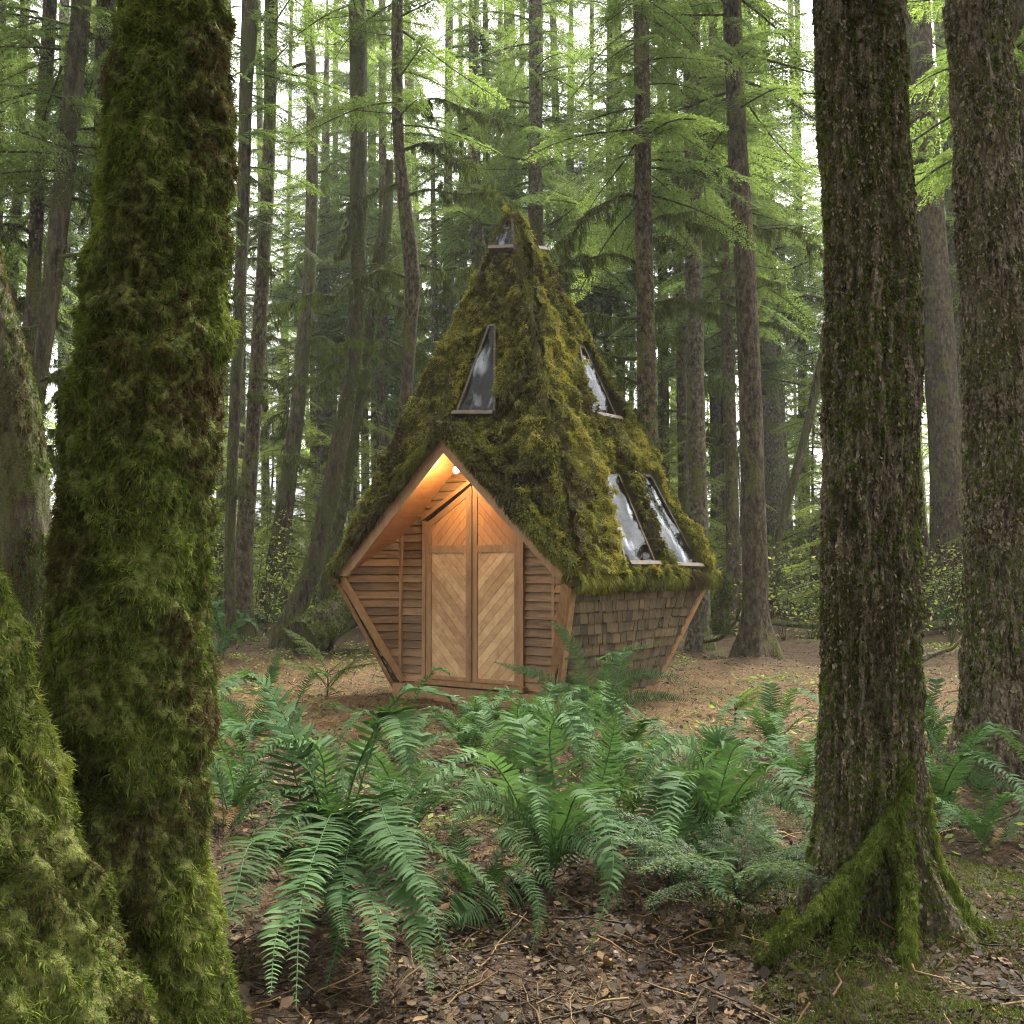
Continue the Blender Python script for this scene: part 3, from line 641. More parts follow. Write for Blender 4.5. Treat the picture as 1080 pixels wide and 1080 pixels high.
def trunk_path(pts, d, top=24., flare=1.5, toe=None):
    P = np.array([at(x, y, d) for x, y, w_ in pts]); r = np.array([w_ * .5 * d / F for x, y, w_ in pts])
    # pts run from the top of the frame down
    v = nrm(P[0] - P[1]); v = nrm(v + [0, 0, 1.2]); up = []
    rem = top - P[0][2]
    if rem > .5:
        for q in (1., .66, .33): up.append((P[0] + v * rem * q / v[2], max(r[0] * (1 - q * .75), .03)))
    b = P[-1]; v2 = nrm(P[-1] - P[-2]); gzz = float(gz(b[0], b[1])) if toe is None else toe
    dn = []
    if b[2] - gzz > .6:
        dn.append((b + v2 * (b[2] - gzz - .45) / max(-v2[2], .3), r[-1] * 1.05)); b = dn[-1][0]
    dn.append((np.array([b[0], b[1], gzz + .12]) + v2 * .1 * [1, 1, 0], r[-1] * (1 + (flare - 1) * .6)))
    dn.append((np.array([b[0], b[1], gzz - .25]), r[-1] * flare))
    if b[2] < gzz + .2: P = P[:-1]; r = r[:-1]
    PP = np.array([q for q, _ in up] + list(P) + [q for q, _ in dn]); RR = np.array([q for _, q in up] + list(r) + [q for _, q in dn])
    return PP[::-1], RR[::-1], np.array([b[0], b[1], gzz])
def tree(label, pts, d, bark=None, crown=None, z0=5., cs=1., limbs=(), name='conifer_tree', top=24., flare=1.5, group=TREES, rings=70, sides=20, ridge=.1, lump=.06, seed=None, mossk=0, cat='tree'):
    seed = int(abs(pts[0][0]) * 7 + d * 13) if seed is None else seed
    P, r, base = trunk_path(pts, d, top, flare); t = thing(name, label, cat, base, 0, group)
    lobes = (lambda z, a: .16 * np.exp(-np.maximum(z - base[2], 0) / .35) * np.sin(a * 4 + seed))
    V = trunk_grid(P - base, r, rings, sides, seed, ridge, lump, lambda z, a: .16 * np.exp(-np.maximum(z, 0) / .35) * np.sin(a * 4 + seed))
    mb = MB(); mb.add(V, grid_faces(rings, sides, True), .5); mb.add(V[-1], [np.arange(sides)[None, :]], .5)
    tr = mb.build('trunk', bark or BARK, t)
    Q = P - base
    def axis_at(z): return np.array([np.interp(z, Q[:, 2], Q[:, 0]), np.interp(z, Q[:, 2], Q[:, 1]), z])
    if mossk:
        g = np.random.default_rng(seed); n = mossk; i = g.integers(0, rings - 1, n); j = g.integers(0, sides, n); f1 = g.random((n, 1)); f2 = g.random((n, 1))
        S = (V[i, j] * (1 - f1) + V[i + 1, j] * f1) * (1 - f2) + (V[i, (j + 1) % sides] * (1 - f1) + V[i + 1, (j + 1) % sides] * f1) * f2
        c = np.stack([np.interp(S[:, 2], Q[:, 2], Q[:, 0]), np.interp(S[:, 2], Q[:, 2], Q[:, 1]), S[:, 2]], -1); N = nrm(S - c)
        keep = (vn(S * [3, 3, 1.3], seed) > .45) & (S[:, 2] < 9); S, N = S[keep], N[keep]; n = len(S)
        m2 = MB(); blades(m2, S, N, g.uniform(.03, .12, n), g.uniform(.008, .016, n), 1.0, .5, np.clip(g.normal(.5, .16, n), 0, 1), seed); m2.build('moss', MOSS, t)
    if crown is not None:
        o = obj('crown', CROWN[crown], t); p = axis_at(z0); q = axis_at(z0 + 8) - p
        o.location = p; o.rotation_euler = (math.atan2(-q[1], 8), math.atan2(q[0], 8), 0); o.scale = (cs, cs, cs); o.rotation_euler[2] = (seed * 1.7) % 6.28
    for k, (z, az, sc) in enumerate(limbs):
        o = obj('branch', LIMB[(seed + k) % 5] if sc > 0 else BARE, t); o.location = axis_at(z); o.rotation_euler = (0, R(-4 + (k * 37 % 17)), R(az)); sc = abs(sc); o.scale = (sc, sc, sc)
    return t
def rl(n, z0, z1, seed, s0=.5, s1=1.):   # a loose set of dead limbs
    g = np.random.default_rng(seed); return [(g.uniform(z0, z1), g.uniform(0, 360), g.uniform(s0, s1)) for _ in range(n)]

# middle distance, left of the cabin
tree('slim dark trunk right of the moss-lumped one, curving left towards its foot', [(286, 0, 14), (285, 100, 14), (282, 200, 14), (274, 340, 15), (267, 450, 16), (259, 550, 18), (257, 640, 20), (257, 667, 22)], 20, BARK, 1, 11.5, .9, rl(5, 3, 9, 1, .4, .8))
tree('dark trunk hung with shaggy moss lumps close beside the big mossy trunk', [(264, 0, 18), (259, 100, 14), (257, 200, 13), (252, 340, 12), (247, 450, 12), (243, 550, 11), (242, 650, 12)], 19, BARKM, 3, 8, .8, [(7.5, 60, .5), (6.5, 250, .5), (8.4, 140, .45), (5.2, 20, .4), (9, 300, .5)], mossk=5000)
tree('pale dead-topped trunk with bare forked branches against the white sky', [(325, 0, 10), (327, 50, 11), (329, 100, 12), (329, 200, 13), (326, 300, 13), (320, 360, 15), (314, 430, 16), (300, 540, 19), (290, 600, 22), (285, 642, 25)], 25, BARKM, None, 0, 1, [(13.2, 15, -1.3), (14.2, 170, -1.3), (12.2, 200, -.9), (11.5, 330, -.9), (15, 10, -1.2)] + rl(6, 4, 9, 7, .6, 1.), top=18, mossk=3000)
tree('straight dark trunk whose mossy foot sweeps far left below the cabin eave', [(377, 0, 18), (378, 90, 18), (378, 200, 17), (377, 300, 16), (373, 370, 17), (365, 430, 18), (354, 490, 19), (343, 545, 20), (331, 595, 21), (315, 635, 24), (307, 655, 30)], 19, BARKM, 1, 12, .85, rl(6, 5, 9, 3, .5, 1.), mossk=6000)
tree('thin mossy trunk with a crooked top twisting beside the sweeping dark trunk', [(411, 170, 8), (409, 220, 11), (402, 266, 14), (395, 310, 13), (389, 350, 12), (382, 405, 11), (372, 470, 11), (362, 530, 12), (351, 580, 12), (341, 635, 14)], 21, BARKM, None, 0, 1, [(6.2, 30, .7), (5.6, 170, .7), (7.6, 350, .7), (8.7, 100, .6)], top=10.5, mossk=7000)
tree('dark trunk bent below a moss-hung limb, left of the cabin peak', [(419, 0, 12), (419, 70, 12), (420, 140, 12), (425, 200, 14), (431, 250, 17), (435, 300, 16), (432, 360, 14), (428, 430, 13), (424, 520, 14), (420, 610, 16)], 18, BARK, 1, 9.5, .85, [(9.2, 20, 1.), (8.3, 345, .9), (7.0, 5, .95), (8.6, 150, .6), (10, 340, .8), (6.9, 200, .9), (5.5, 190, .7)])
tree('broad shaggy pale trunk far off behind the sweeping mossy trunk', [(343, 200, 10), (342, 300, 12), (341, 400, 17), (340, 480, 19), (339, 560, 21), (338, 615, 26)], 38, BARKG, 0, 10, 1.1, rl(4, 5, 12, 9, .8, 1.2))
tree('short leaning trunk low between the big mossy trunk and its slim neighbour', [(250, 440, 9), (243, 480, 10), (235, 520, 11), (228, 560, 12), (220, 600, 14), (216, 628, 16)], 26, BARKM, None, 0, 1, rl(3, 2, 4, 5, .5, .7), top=7)
# far left
tree('leftmost of the two dark trunks at the upper left, nearly straight', [(53, 0, 14), (48, 80, 14), (42, 160, 14), (38, 240, 14), (35, 310, 14), (30, 380, 15), (26, 450, 16), (20, 560, 18)], 14, BARK, 1, 6.5, .8, rl(8, 3, 7, 11, .5, .9))
tree('leaning trunk at the upper left, bending right towards its top', [(86, 0, 20), (80, 60, 20), (73, 140, 20), (65, 210, 20), (56, 290, 19), (47, 360, 18), (38, 420, 18), (28, 520, 20)], 13, BARKM, 3, 6.5, .8, rl(6, 3, 7, 12, .5, .9), mossk=4000)
tree('dark rough trunk half hidden behind the upper big mossy trunk', [(112, 0, 20), (110, 80, 18), (107, 160, 16), (104, 230, 14), (101, 320, 14), (97, 500, 16)], 14, BARK, 2, 7, .7, rl(4, 4, 7, 13, .5, .9))
tree('thin trunk between the left frame edge and the two dark trunks', [(26, 0, 9), (23, 100, 10), (20, 180, 10), (16, 260, 11), (11, 330, 11), (5, 450, 12)], 17, BARKM, 5, 6, .7, rl(7, 3, 8, 14, .6, 1.))
tree('narrow dark trunk running up the very edge at upper left', [(3, 0, 8), (0, 150, 9), (-4, 300, 10), (-10, 500, 12)], 16, BARK, 1, 6, .8, rl(5, 3, 8, 15, .6, 1.))
# behind the cabin
tree('rough grey trunk rising straight behind the cabin peak', [(565, 0, 15), (565, 100, 15), (565, 220, 16), (566, 400, 17), (566, 600, 19)], 25, BARKG, 0, 10, .9, rl(3, 7, 12, 21))
tree('pale thin trunk just left of the grey one behind the cabin peak', [(536, 0, 10), (536, 120, 11), (537, 220, 11), (537, 600, 13)], 31, BARKG, 1, 9, 1., rl(3, 7, 12, 22))
tree('mid brown trunk left of the cabin peak in the foliage', [(499, 60, 10), (501, 160, 11), (503, 280, 12), (505, 600, 14)], 29, BARK, 2, 11, 1., rl(4, 7, 12, 23))
tree('thin greenish trunk tucked right against the mid brown one', [(512, 60, 7), (513, 160, 8), (515, 280, 8), (517, 600, 9)], 30, BARKM, 3, 9, 1., rl(3, 7, 12, 24))
tree('very thin trunk right of the grey trunk above the cabin', [(583, 0, 7), (586, 120, 8), (590, 210, 8), (592, 600, 10)], 33, BARKG, 0, 10, 1., rl(4, 7, 13, 25))
tree('dead grey snag with bare twigs against the white gap left of the cabin', [(456, 150, 4), (457, 210, 5), (458, 300, 6), (459, 400, 7), (460, 610, 9)], 30, BARKG, None, 0, 1, [(z, a, -s) for z, a, s in rl(11, 7, 14, 26, .35, .8)], top=14.5, name='dead_tree')
tree('thinnest dead stem in the white gap beside the cabin peak', [(475, 180, 3), (476, 230, 4), (477, 320, 4), (479, 610, 6)], 33, BARKG, None, 0, 1, [(z, a, -s) for z, a, s in rl(8, 8, 14, 27, .3, .6)], top=14.5, name='dead_tree')
# right of the cabin
tree('dark trunk with a mossy bearded limb reaching left over the roof', [(676, 0, 17), (677, 90, 17), (678, 180, 18), (680, 300, 19), (682, 400, 20), (684, 480, 21), (687, 610, 23)], 16, BARK, 5, 7.5, .8, [(5.6, 170, 1.), (5.0, 190, 1.05), (4.6, 160, .9), (6.6, 185, .9), (7.6, 165, 1.), (4.1, 200, .7), (5.9, 20, .6), (7.2, 350, .8)], mossk=3000)
tree('grey brown trunk rising behind the right end of the roof', [(729, 0, 18), (730, 100, 18), (731, 200, 18), (732, 320, 18), (734, 450, 19), (736, 550, 20), (738, 640, 22)], 19.5, BARKG, 0, 9.5, .85, [(7.3, 0, .7), (8, 190, 1.), (6, 200, .8), (4, 10, .6), (9, 70, .9)])
tree('thin trunk half behind the grey brown one, left side', [(711, 120, 8), (713, 220, 9), (717, 320, 10), (720, 480, 11), (723, 620, 13)], 27, BARK, 1, 8, .9, rl(5, 4, 10, 31))
tree('lichen spotted thin trunk leaning right between two taller trunks', [(751, 0, 9), (754, 80, 10), (759, 180, 10), (765, 300, 12), (769, 420, 13), (772, 520, 14), (774, 600, 16), (775, 634, 20)], 24, BARK, 2, 8, .8, rl(6, 4, 10, 32))
tree('distant brown trunk between the grey brown and lichen spotted trunks', [(748, 230, 9), (752, 330, 11), (755, 450, 12), (757, 560, 13), (758, 615, 15)], 36, BARKG, 0, 9, 1.1, rl(3, 5, 12, 33))
tree('clear knotty trunk standing on spread roots right of the cabin', [(772, 0, 19), (775, 90, 20), (779, 180, 21), (785, 270, 22), (790, 380, 23), (793, 480, 24), (796, 580, 26), (797, 650, 29), (797, 688, 36)], 18, BARKR, 2, 10, .85, [(6.3, 185, .8), (7.9, 20, 1.), (9, 160, 1.)] + [(z, a, -.3) for z, a, s in rl(8, 2, 9, 34)], rings=110, sides=28)
tree('tall pale trunk behind and right of the knotty one', [(785, 0, 10), (791, 120, 12), (798, 220, 15), (807, 330, 19), (813, 440, 22), (819, 540, 25), (823, 600, 31), (824, 614, 38)], 33, BARKG, 0, 11, 1.2, rl(4, 7, 14, 35, .8, 1.4))
tree('second pale trunk merging with the tall one at mid height', [(804, 60, 8), (808, 140, 10), (812, 220, 11), (815, 320, 11), (822, 440, 12), (829, 550, 14), (833, 610, 17)], 34, BARKG, 3, 8, 1.3, rl(5, 5, 13, 36, .8, 1.4))
tree('mossy leaning pole tree beside the big right foreground trunk', [(872, 340, 8), (866, 380, 8), (858, 420, 9), (849, 460, 9), (839, 500, 9), (831, 528, 10)], 23, BARKM, None, 0, 1, (), top=6.5, flare=1.2, mossk=1500)
tree('short rotten reddish stump beyond the leaning pole tree', [(862, 538, 9), (861, 555, 11), (861, 575, 12), (861, 596, 14)], 30, BARKR, None, 0, 1, (), top=2.6, name='stump', cat='stump')
tree('thick pale cedar trunk with a fluted foot between the two big right trunks', [(966, 0, 28), (970, 80, 29), (978, 180, 29), (986, 290, 30), (993, 400, 32), (998, 500, 34), (1001, 570, 40), (1002, 620, 50), (1002, 652, 62)], 26, BARKR, 1, 12, 1.2, (), rings=110, sides=36, ridge=.16)
tree('thin trunk tucked behind the pale cedar on its right', [(991, 0, 14), (999, 120, 15), (1006, 250, 15), (1013, 400, 16), (1020, 600, 18)], 30, BARKG, 3, 11, 1.1, ())
tree('dark trunk sliver just right of the big right foreground trunk', [(955, 330, 10), (962, 430, 12), (967, 520, 14), (971, 580, 18), (974, 640, 30)], 27, BARKR, 1, 9, 1., ())
tree('trunk at the upper right corner behind the right edge tree', [(1068, 0, 26), (1074, 100, 27), (1080, 200, 28), (1090, 500, 30)], 13, BARK, 5, 7, .9, ())
# forest continuing beside and behind the viewpoint: it shades the foreground
for k, (x, y, cr) in enumerate([(2.8, -2.6, 2), (-4.6, -3, 0), (-9, -3, 2), (7, -8, 0)]):
    b = np.array([x, y, 0.]); t = thing('conifer_tree', 'tall forest tree standing behind the viewpoint', 'tree', b, k * 1.3, 'forest trees behind the viewpoint'); z = np.linspace(-.3, 24, 12)
    mb = MB(); tube(mb, np.stack([z * 0, z * 0, z], -1), np.linspace(.3, .06, 12), 12); mb.build('trunk', BARK, t)
    for q, (zz, sc_) in enumerate(((5.5, 1.15), (13, .9))): o = obj('crown', CROWN[cr], t); o.location = (0, 0, zz); o.scale = (sc_, sc_, sc_)
# slender background trees
gf = np.random.default_rng(12)
far = [(232, 40), (398, 40), (620, 36), (640, 44), (655, 38), (700, 34), (740, 44), (786, 42), (846, 40), (876, 46), (905, 38), (946, 44), (68, 30), (96, 36), (140, 34), (184, 38), (-20, 30), (-70, 26), (-120, 34), (1036, 36), (1100, 28), (1150, 34), (1210, 30), (545, 46), (595, 44), (480, 40), (280, 46), (418, 46), (255, 37), (330, 42), (372, 36), (405, 33), (436, 50), (215, 45), (300, 52), (395, 38), (450, 44), (488, 38), (520, 43), (352, 48), (385, 34), (470, 37), (545, 35), (605, 38), (640, 34), (770, 33), (500, 48), (665, 47), (725, 50), (850, 50), (915, 42), (985, 50), (765, 36)]
for k, (px, d) in enumerate(far):
    w_ = gf.uniform(.22, .42) * F / d; le = gf.normal(0, 9)
    tree('slender distant forest tree with thin straight trunk and hazy green crown', [(px + le, 0, w_ * .75), (px + le * .5, 250, w_ * .85), (px, 480, w_), (px, 600, w_ * 1.1)], d, [BARKG, BARK, BARKM][k % 3], [0, 1, 2, 5, 0][k % 5], gf.uniform(6, 11), gf.uniform(.95, 1.35), (), top=gf.uniform(20, 27), rings=30, sides=10, seed=300 + k, group='slender distant forest trees')
# young hemlocks in the understory
sap = [(300, 27, 7.5), (395, 30, 6.5), (232, 24, 5.5), (640, 26, 7.5), (700, 30, 8), (610, 34, 8), (860, 30, 8), (905, 32, 9), (846, 38, 7), (1010, 35, 9), (95, 20, 6), (130, 24, 7), (20, 22, 6), (750, 38, 8), (500, 38, 7), (360, 40, 9), (1080, 24, 7), (560, 42, 9), (880, 24, 5), (265, 31, 8), (335, 34, 9), (375, 28, 7), (285, 38, 10), (425, 36, 7), (210, 30, 7), (690, 38, 9), (725, 27, 6.5), (830, 36, 9), (945, 33, 8), (665, 33, 7), (780, 30, 6)]
for k, (px, d, hh) in enumerate(sap):
    b = at(px, 603, d); b[2] = float(gz(b[0], b[1])); t = thing('young_hemlock', 'young hemlock with feathery light green boughs among the far trunks', 'tree', b, gf.random() * 6, 'young hemlocks in the understory')
    mb = MB(); z = np.linspace(-.2, hh, 10); tube(mb, np.stack([np.sin(z + k) * .06, np.cos(z) * .05, z], -1), np.linspace(.07, .012, 10), 8); mb.build('trunk', BARK, t)
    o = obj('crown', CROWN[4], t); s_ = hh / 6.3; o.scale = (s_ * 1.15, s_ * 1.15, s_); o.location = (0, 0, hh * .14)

# far wood that closes the view
mb = MB(); gg = np.random.default_rng(99)
for k in range(66):
    a = gg.uniform(-.85, .85); d = gg.uniform(50, 92); p = np.array([d * math.tan(a) * .9, d, 0]); p[2] = float(gz(p[0], p[1])); hh = gg.uniform(16, 27)
    z = np.linspace(-.3, hh, 6); tube(mb, p + np.stack([z * gg.normal(0, .02), z * 0, z], -1), np.linspace(.3, .05, 6), 7, .5, 1)
    add_crown(mb, gg, p, hh * .72, gg.uniform(2.6, 3.8), .6, 46, BTF, gap=.2, wood=False, base=hh * .28)
tag(mb.build('far_forest', [SUNLIT, BARKG]), 'distant pale green conifer wood closing the view behind the trunks', 'forest', kind='stuff')  # far crowns share the lightened needles, their sunlit look is in the colour
# brushy undergrowth between the trunks
mb = MB(); gg = np.random.default_rng(101)
for k in range(820):
    x = gg.uniform(-26, 26); y = gg.uniform(20, 50)
    if abs(x - .4) < 4.5 and y < 21: continue
    if vn(np.array([[x * .22, y * .22, .5]]), 8)[0] < .36: continue
    h_ = gg.uniform(.5, 3.4); zb = float(gz(x, y)); n = int(110 * h_); ns = gg.integers(3, 7)
    for q in range(ns):
        t = np.linspace(0, 1, 5); e = gg.normal(0, .4, 2) * h_ * .7; tube(mb, np.stack([x + e[0] * t**1.5, y + e[1] * t**1.5, zb - .05 + h_ * t * gg.uniform(.8, 1.15)], -1), np.linspace(.012, .004, 5), 3, .5, 1)
    P = np.stack([x + gg.normal(0, .42, n) * h_ * .7, y + gg.normal(0, .42, n) * h_ * .7, zb + h_ * gg.beta(2, 1.6, n)], -1)
    D = nrm(gg.normal(0, 1, (n, 3)) * [1, 1, .5]); S = nrm(np.cross(D, gg.normal(0, .5, (n, 3)) + [0, 0, 1.])); l = gg.uniform(.05, .12, (n, 1))
    mb.add(np.stack([P, P + D * l * .5 + S * l * .28, P + D * l, P + D * l * .5 - S * l * .28], 1), np.arange(4 * n).reshape(-1, 4), np.repeat(np.clip(gg.normal(.5, .2, n), 0, 1), 4), 0)
tag(mb.build('undergrowth', [BRUSH, BARKM]), 'yellow green brush filling the gaps between the far trunks', 'undergrowth', kind='stuff')

# forest air: one box of even pale haze
mb = MB(); hexa(mb, [(-90, -6, -3), (90, -6, -3), (90, 110, -3), (-90, 110, -3), (-90, -6, 34), (90, -6, 34), (90, 110, 34), (-90, 110, 34)])
def _haze(t, N, L):
    v = N('VolumePrincipled', ins={'Color': (.93, .96, .90, 1), 'Density': .0007, 'Anisotropy': .2}); o = N('OutputMaterial'); L(v.outputs[0], o.inputs['Volume'])
tag(mb.build('haze', mat('forest_air', _haze), None, False), kind='stuff')

# ------------------------------------------------------------------ big foreground trunks
def big_trunk(label, pts, d, bark, seed, rings, sides, z_vis, nbl, bl, ridge, lump, fine, lumpsc, top, crown, z0, lobes=None, mask=None, toe=None, mossmat=None, flare=1.25, tintf=None, depthpts=None, wd=(.002, .005), down=.9, name='conifer_tree', ntuft=0, finev=(11, 11, 5.)):
    P, r, base = trunk_path(pts, d, top, flare, toe); t = thing(name, label, 'tree', base, 0, TREES)
    P = P - base; zt = z_vis
    V1 = trunk_grid(P[P[:, 2] < zt + 3], r[P[:, 2] < zt + 3], rings, sides, seed, ridge, lump, lobes, lumpsc, fine, finev)
    mb = MB(); mb.add(V1, grid_faces(rings, sides, True), .5)
    c0 = V1[-1].mean(0); r0 = np.linalg.norm(V1[-1] - c0, axis=1).mean()
    zz = np.linspace(0, 1, 8); tube(mb, c0 + np.outer(zz, P[-1] - c0) - [0, 0, .03], r0 * .99 * (1 - .7 * zz), 24, .5)
    tr = mb.build('trunk', bark, t)
    g = np.random.default_rng(seed); n = nbl; i = g.integers(0, rings - 1, n); j = g.integers(0, sides, n); f1 = g.random((n, 1)); f2 = g.random((n, 1))
    j2 = (j + 1) % sides
    S = (V1[i, j] * (1 - f1) + V1[i + 1, j] * f1) * (1 - f2) + (V1[i, j2] * (1 - f1) + V1[i + 1, j2] * f1) * f2
    N = nrm(np.cross(V1[i, j2] - V1[i, j], V1[i + 1, j] - V1[i, j]))
    k = (S[:, 2] < zt) & (S[:, 2] > -.2)
    if mask is not None: k &= mask(S, g)
    S, N = S[k], N[k]; n = len(S); tn = tintf(S, N, g) if tintf else np.clip(g.normal(.45, .15, n), 0, 1)
    m2 = MB(); blades(m2, S, N, bl[0] + (bl[1] - bl[0]) * g.random(n) ** 1.6, g.uniform(*wd, n), down, .6, tn, seed, 0, 16.)
    if ntuft: q = g.integers(0, n, ntuft); tufts(m2, S[q], N[q], 22, bl[1] * .75, (wd[0], wd[1] * .9), down * .8, .5, tn[q] + .05, seed + 1)
    m2.build('moss', mossmat or MOSS, t)
    if crown is not None:
        o = obj('crown', CROWN[crown], t); q = np.array([np.interp(z0, P[:, 2], P[:, 0]), np.interp(z0, P[:, 2], P[:, 1]), z0]); o.location = q; o.scale = (1.15, 1.15, 1.)
    return t, V1, base
def tint_heavy(seed, br=.0):
    def f(S, N, g):
        a = fbm(S * 2.6, seed, 3); b = fbm(S * [7, 7, 4], seed + 3, 2)
        return np.clip(.42 + (a - .5) * 1.9 + (b - .5) * 1.0 + g.normal(0, .12, len(S)) + br, 0, 1)
    return f
big_trunk('huge trunk wholly wrapped in thick shaggy green moss at left', [(186, 0, 112), (182, 100, 116), (176, 200, 128), (166, 300, 140), (156, 400, 146), (148, 500, 148), (141, 600, 150), (136, 700, 152), (134, 800, 153), (137, 900, 154), (146, 1000, 154), (152, 1090, 155)], 3.0,
          MOSSB, 3, 420, 220, 4.2, 110000, (.01, .035), .01, .20, .26, 4.5, 20, 2, 8, ntuft=12000, finev=(4, 4, 15), down=.55, tintf=tint_heavy(11), wd=(.0016, .0042), flare=1.3)
big_trunk('mossy trunk foot filling the lower left corner, flaring outward', [(-95, 420, 110), (-90, 560, 130), (-78, 660, 165), (-70, 760, 200), (-62, 860, 240), (-48, 960, 275), (-30, 1060, 305), (-22, 1100, 318)], 2.35,
          MOSSB, 8, 260, 220, 2.3, 80000, (.01, .033), .01, .16, .26, 3., 18, 2, 7.5, ntuft=10000, finev=(5, 5, 10), down=.55, tintf=tint_heavy(19, -.03), wd=(.0016, .0042), flare=1.1)
big_trunk('brown trunk leaning left at the left edge behind the mossy ones', [(-42, 200, 50), (-22, 290, 52), (-2, 370, 54), (14, 450, 56), (26, 540, 52), (33, 620, 46), (38, 700, 44), (42, 760, 50)], 7.5,
              BARKM, 15, 160, 60, 4.6, 34000, (.015, .05), .10, .07, .10, 2.5, 18, 3, 9, ntuft=2500, mask=lambda S, g: (vn(S * [3, 3, 1.5], 6) > .42), tintf=tint_heavy(23, -.12), wd=(.004, .008))
def f3lobes(z, a):               # spreading moss-covered roots
    e = np.exp(-np.maximum(z + .02, 0) / .20); e2 = np.exp(-np.maximum(z, 0) / .42)
    def lobe(a0, wd): x = np.angle(np.exp(1j * (a - a0))); return np.exp(-(x / wd) ** 2)
    return e * (1.5 * lobe(R(-62), .27) + .9 * lobe(R(-15), .4) + .7 * lobe(R(200), .3) + .8 * lobe(R(-150), .24) + .6 * lobe(R(100), .5)) + e2 * (.38 * lobe(R(-40), .28) + .28 * lobe(R(-5), .35) + .15 * lobe(R(190), .4)) - .08 * e2
def m3(S, g):
    low = np.exp(-np.maximum(S[:, 2], 0) / .7)
    return vn(S * [5, 5, 2.6], 61) * .6 + vn(S * [14, 14, 9], 62) * .4 + low * .35 + g.normal(0, .05, len(S)) > .44
BT3 = big_trunk('thick rugged trunk at right with mossy roots spreading at its foot', [(905, -20, 90), (909, 100, 90), (914, 200, 91), (918, 300, 92), (919, 400, 95), (918, 500, 96), (917, 600, 97), (917, 700, 97), (916, 800, 98), (916, 870, 102), (917, 940, 108)], 4.4,
          BARKN, 27, 420, 200, 4.8, 90000, (.006, .022), .14, .06, .18, 2.5, 22, 2, 11, ntuft=15000, lobes=f3lobes, mask=m3, tintf=lambda S, N, g: np.clip(.36 + (fbm(S * 3, 9, 3) - .5) * 1.0 + .30 * np.exp(-np.maximum(S[:, 2], 0) / .35) + g.normal(0, .13, len(S)), 0, 1), wd=(.002, .0045), down=.7, toe=-.02)
def root(parent, base, pts, r0, r1, seed, nt):
    P = np.array([at(x, y, d) for x, y, d in pts]) - base; Q = catmull(P, 40); mb = MB(); V = tube(mb, Q, np.linspace(r0, r1, 40), 24, .5, 0, .55, seed); o = mb.build('root', MOSSB, parent)
    g = np.random.default_rng(seed); i = g.integers(0, 39, nt); j = g.integers(0, 24, nt); f = g.random((nt, 1)); S = V[i, j] * (1 - f) + V[i + 1, j] * f; f = g.random((nt, 1)); S = S * (1 - f) + V[i, (j + 1) % 24] * f; N = nrm(S - Q[i]); m2 = MB()
    tufts(m2, S, N, 18, .022, (.002, .0042), .8, .5, np.clip(.58 + (fbm(S * 6, seed, 3) - .5) * 1.1, 0, 1), seed); m2.build('moss', MOSS, o)
for k, (pts, r0, r1, nt) in enumerate([([(952, 790, 4.28), (945, 850, 4.2), (915, 905, 4.08), (880, 942, 3.95), (838, 985, 3.82), (800, 1015, 3.78)], .042, .018, 3600),
        ([(962, 820, 4.35), (975, 890, 4.28), (1000, 945, 4.2), (1030, 985, 4.1), (1075, 1010, 4.05)], .06, .025, 4400), ([(868, 870, 4.42), (858, 915, 4.36), (845, 950, 4.28), (820, 985, 4.1), (800, 1000, 4.0)], .035, .016, 2200),
        ([(948, 880, 4.2), (955, 940, 4.02), (958, 1000, 3.85), (950, 1040, 3.72)], .038, .018, 2200), ([(900, 930, 4.15), (890, 975, 4.0), (885, 1010, 3.85)], .035, .016, 1600)]):
    root(BT3[0], BT3[2], pts, r0, r1, 700 + k, nt)
def flakes(t, V, n, zmax, size, seed):
    g = np.random.default_rng(seed); R_, S_ = V.shape[:2]; i = g.integers(0, R_ - 1, n); j = g.integers(0, S_, n); f = g.random((n, 1)); j2 = (j + 1) % S_
    P = V[i, j] * (1 - f) + V[i + 1, j] * f; N = nrm(np.cross(V[i, j2] - V[i, j], V[i + 1, j] - V[i, j])); k = P[:, 2] < zmax; P, N = P[k], N[k]; n = len(P)
    U = nrm(np.array([0, 0, 1.]) + g.normal(0, .3, (n, 3))); S = nrm(np.cross(N, U)); U = np.cross(S, N); l = (size * g.gamma(3, .33, n).clip(.3, 2.4))[:, None]; w_ = l * g.uniform(.25, .6, (n, 1)); up = g.uniform(.05, .3, (n, 1)) * l
    W = np.stack([P - S * w_ * .5 - N * .002, P + S * w_ * .6 - N * .002, P + S * w_ * .5 - U * l * .7 + N * up * .8, P - U * l + N * up, P - S * w_ * .6 - U * l * .6 + N * up * .7], 1)
    mb = MB(); mb.add(W, np.arange(5 * n).reshape(-1, 5), np.repeat(np.clip(g.beta(1.5, 2.2, n) + (fbm(P * 4, seed, 3) - .5) * .5, 0, 1), 5)); mb.build('bark_flakes', FLAKE, t, False)
flakes(BT3[0], BT3[1], 70000, 5, .010, 5)
BT4 = big_trunk('dark rough trunk filling the right edge with mossy flaking bark', [(1029, 0, 62), (1036, 100, 63), (1043, 200, 64), (1049, 300, 66), (1053, 400, 68), (1056, 500, 70), (1057, 600, 73), (1057, 700, 78), (1057, 760, 86), (1056, 805, 94)], 7.3,
          BARKN, 33, 300, 120, 6, 40000, (.010, .03), .16, .05, .15, 2.5, 22, 2, 11, ntuft=8000, mask=lambda S, g: (vn(S * [5, 5, 2.], 71) * .7 + vn(S * 16, 5) * .3 > .43), tintf=tint_heavy(37, -.05), wd=(.003, .006))

flakes(BT4[0], BT4[1], 45000, 6.3, .016, 6)

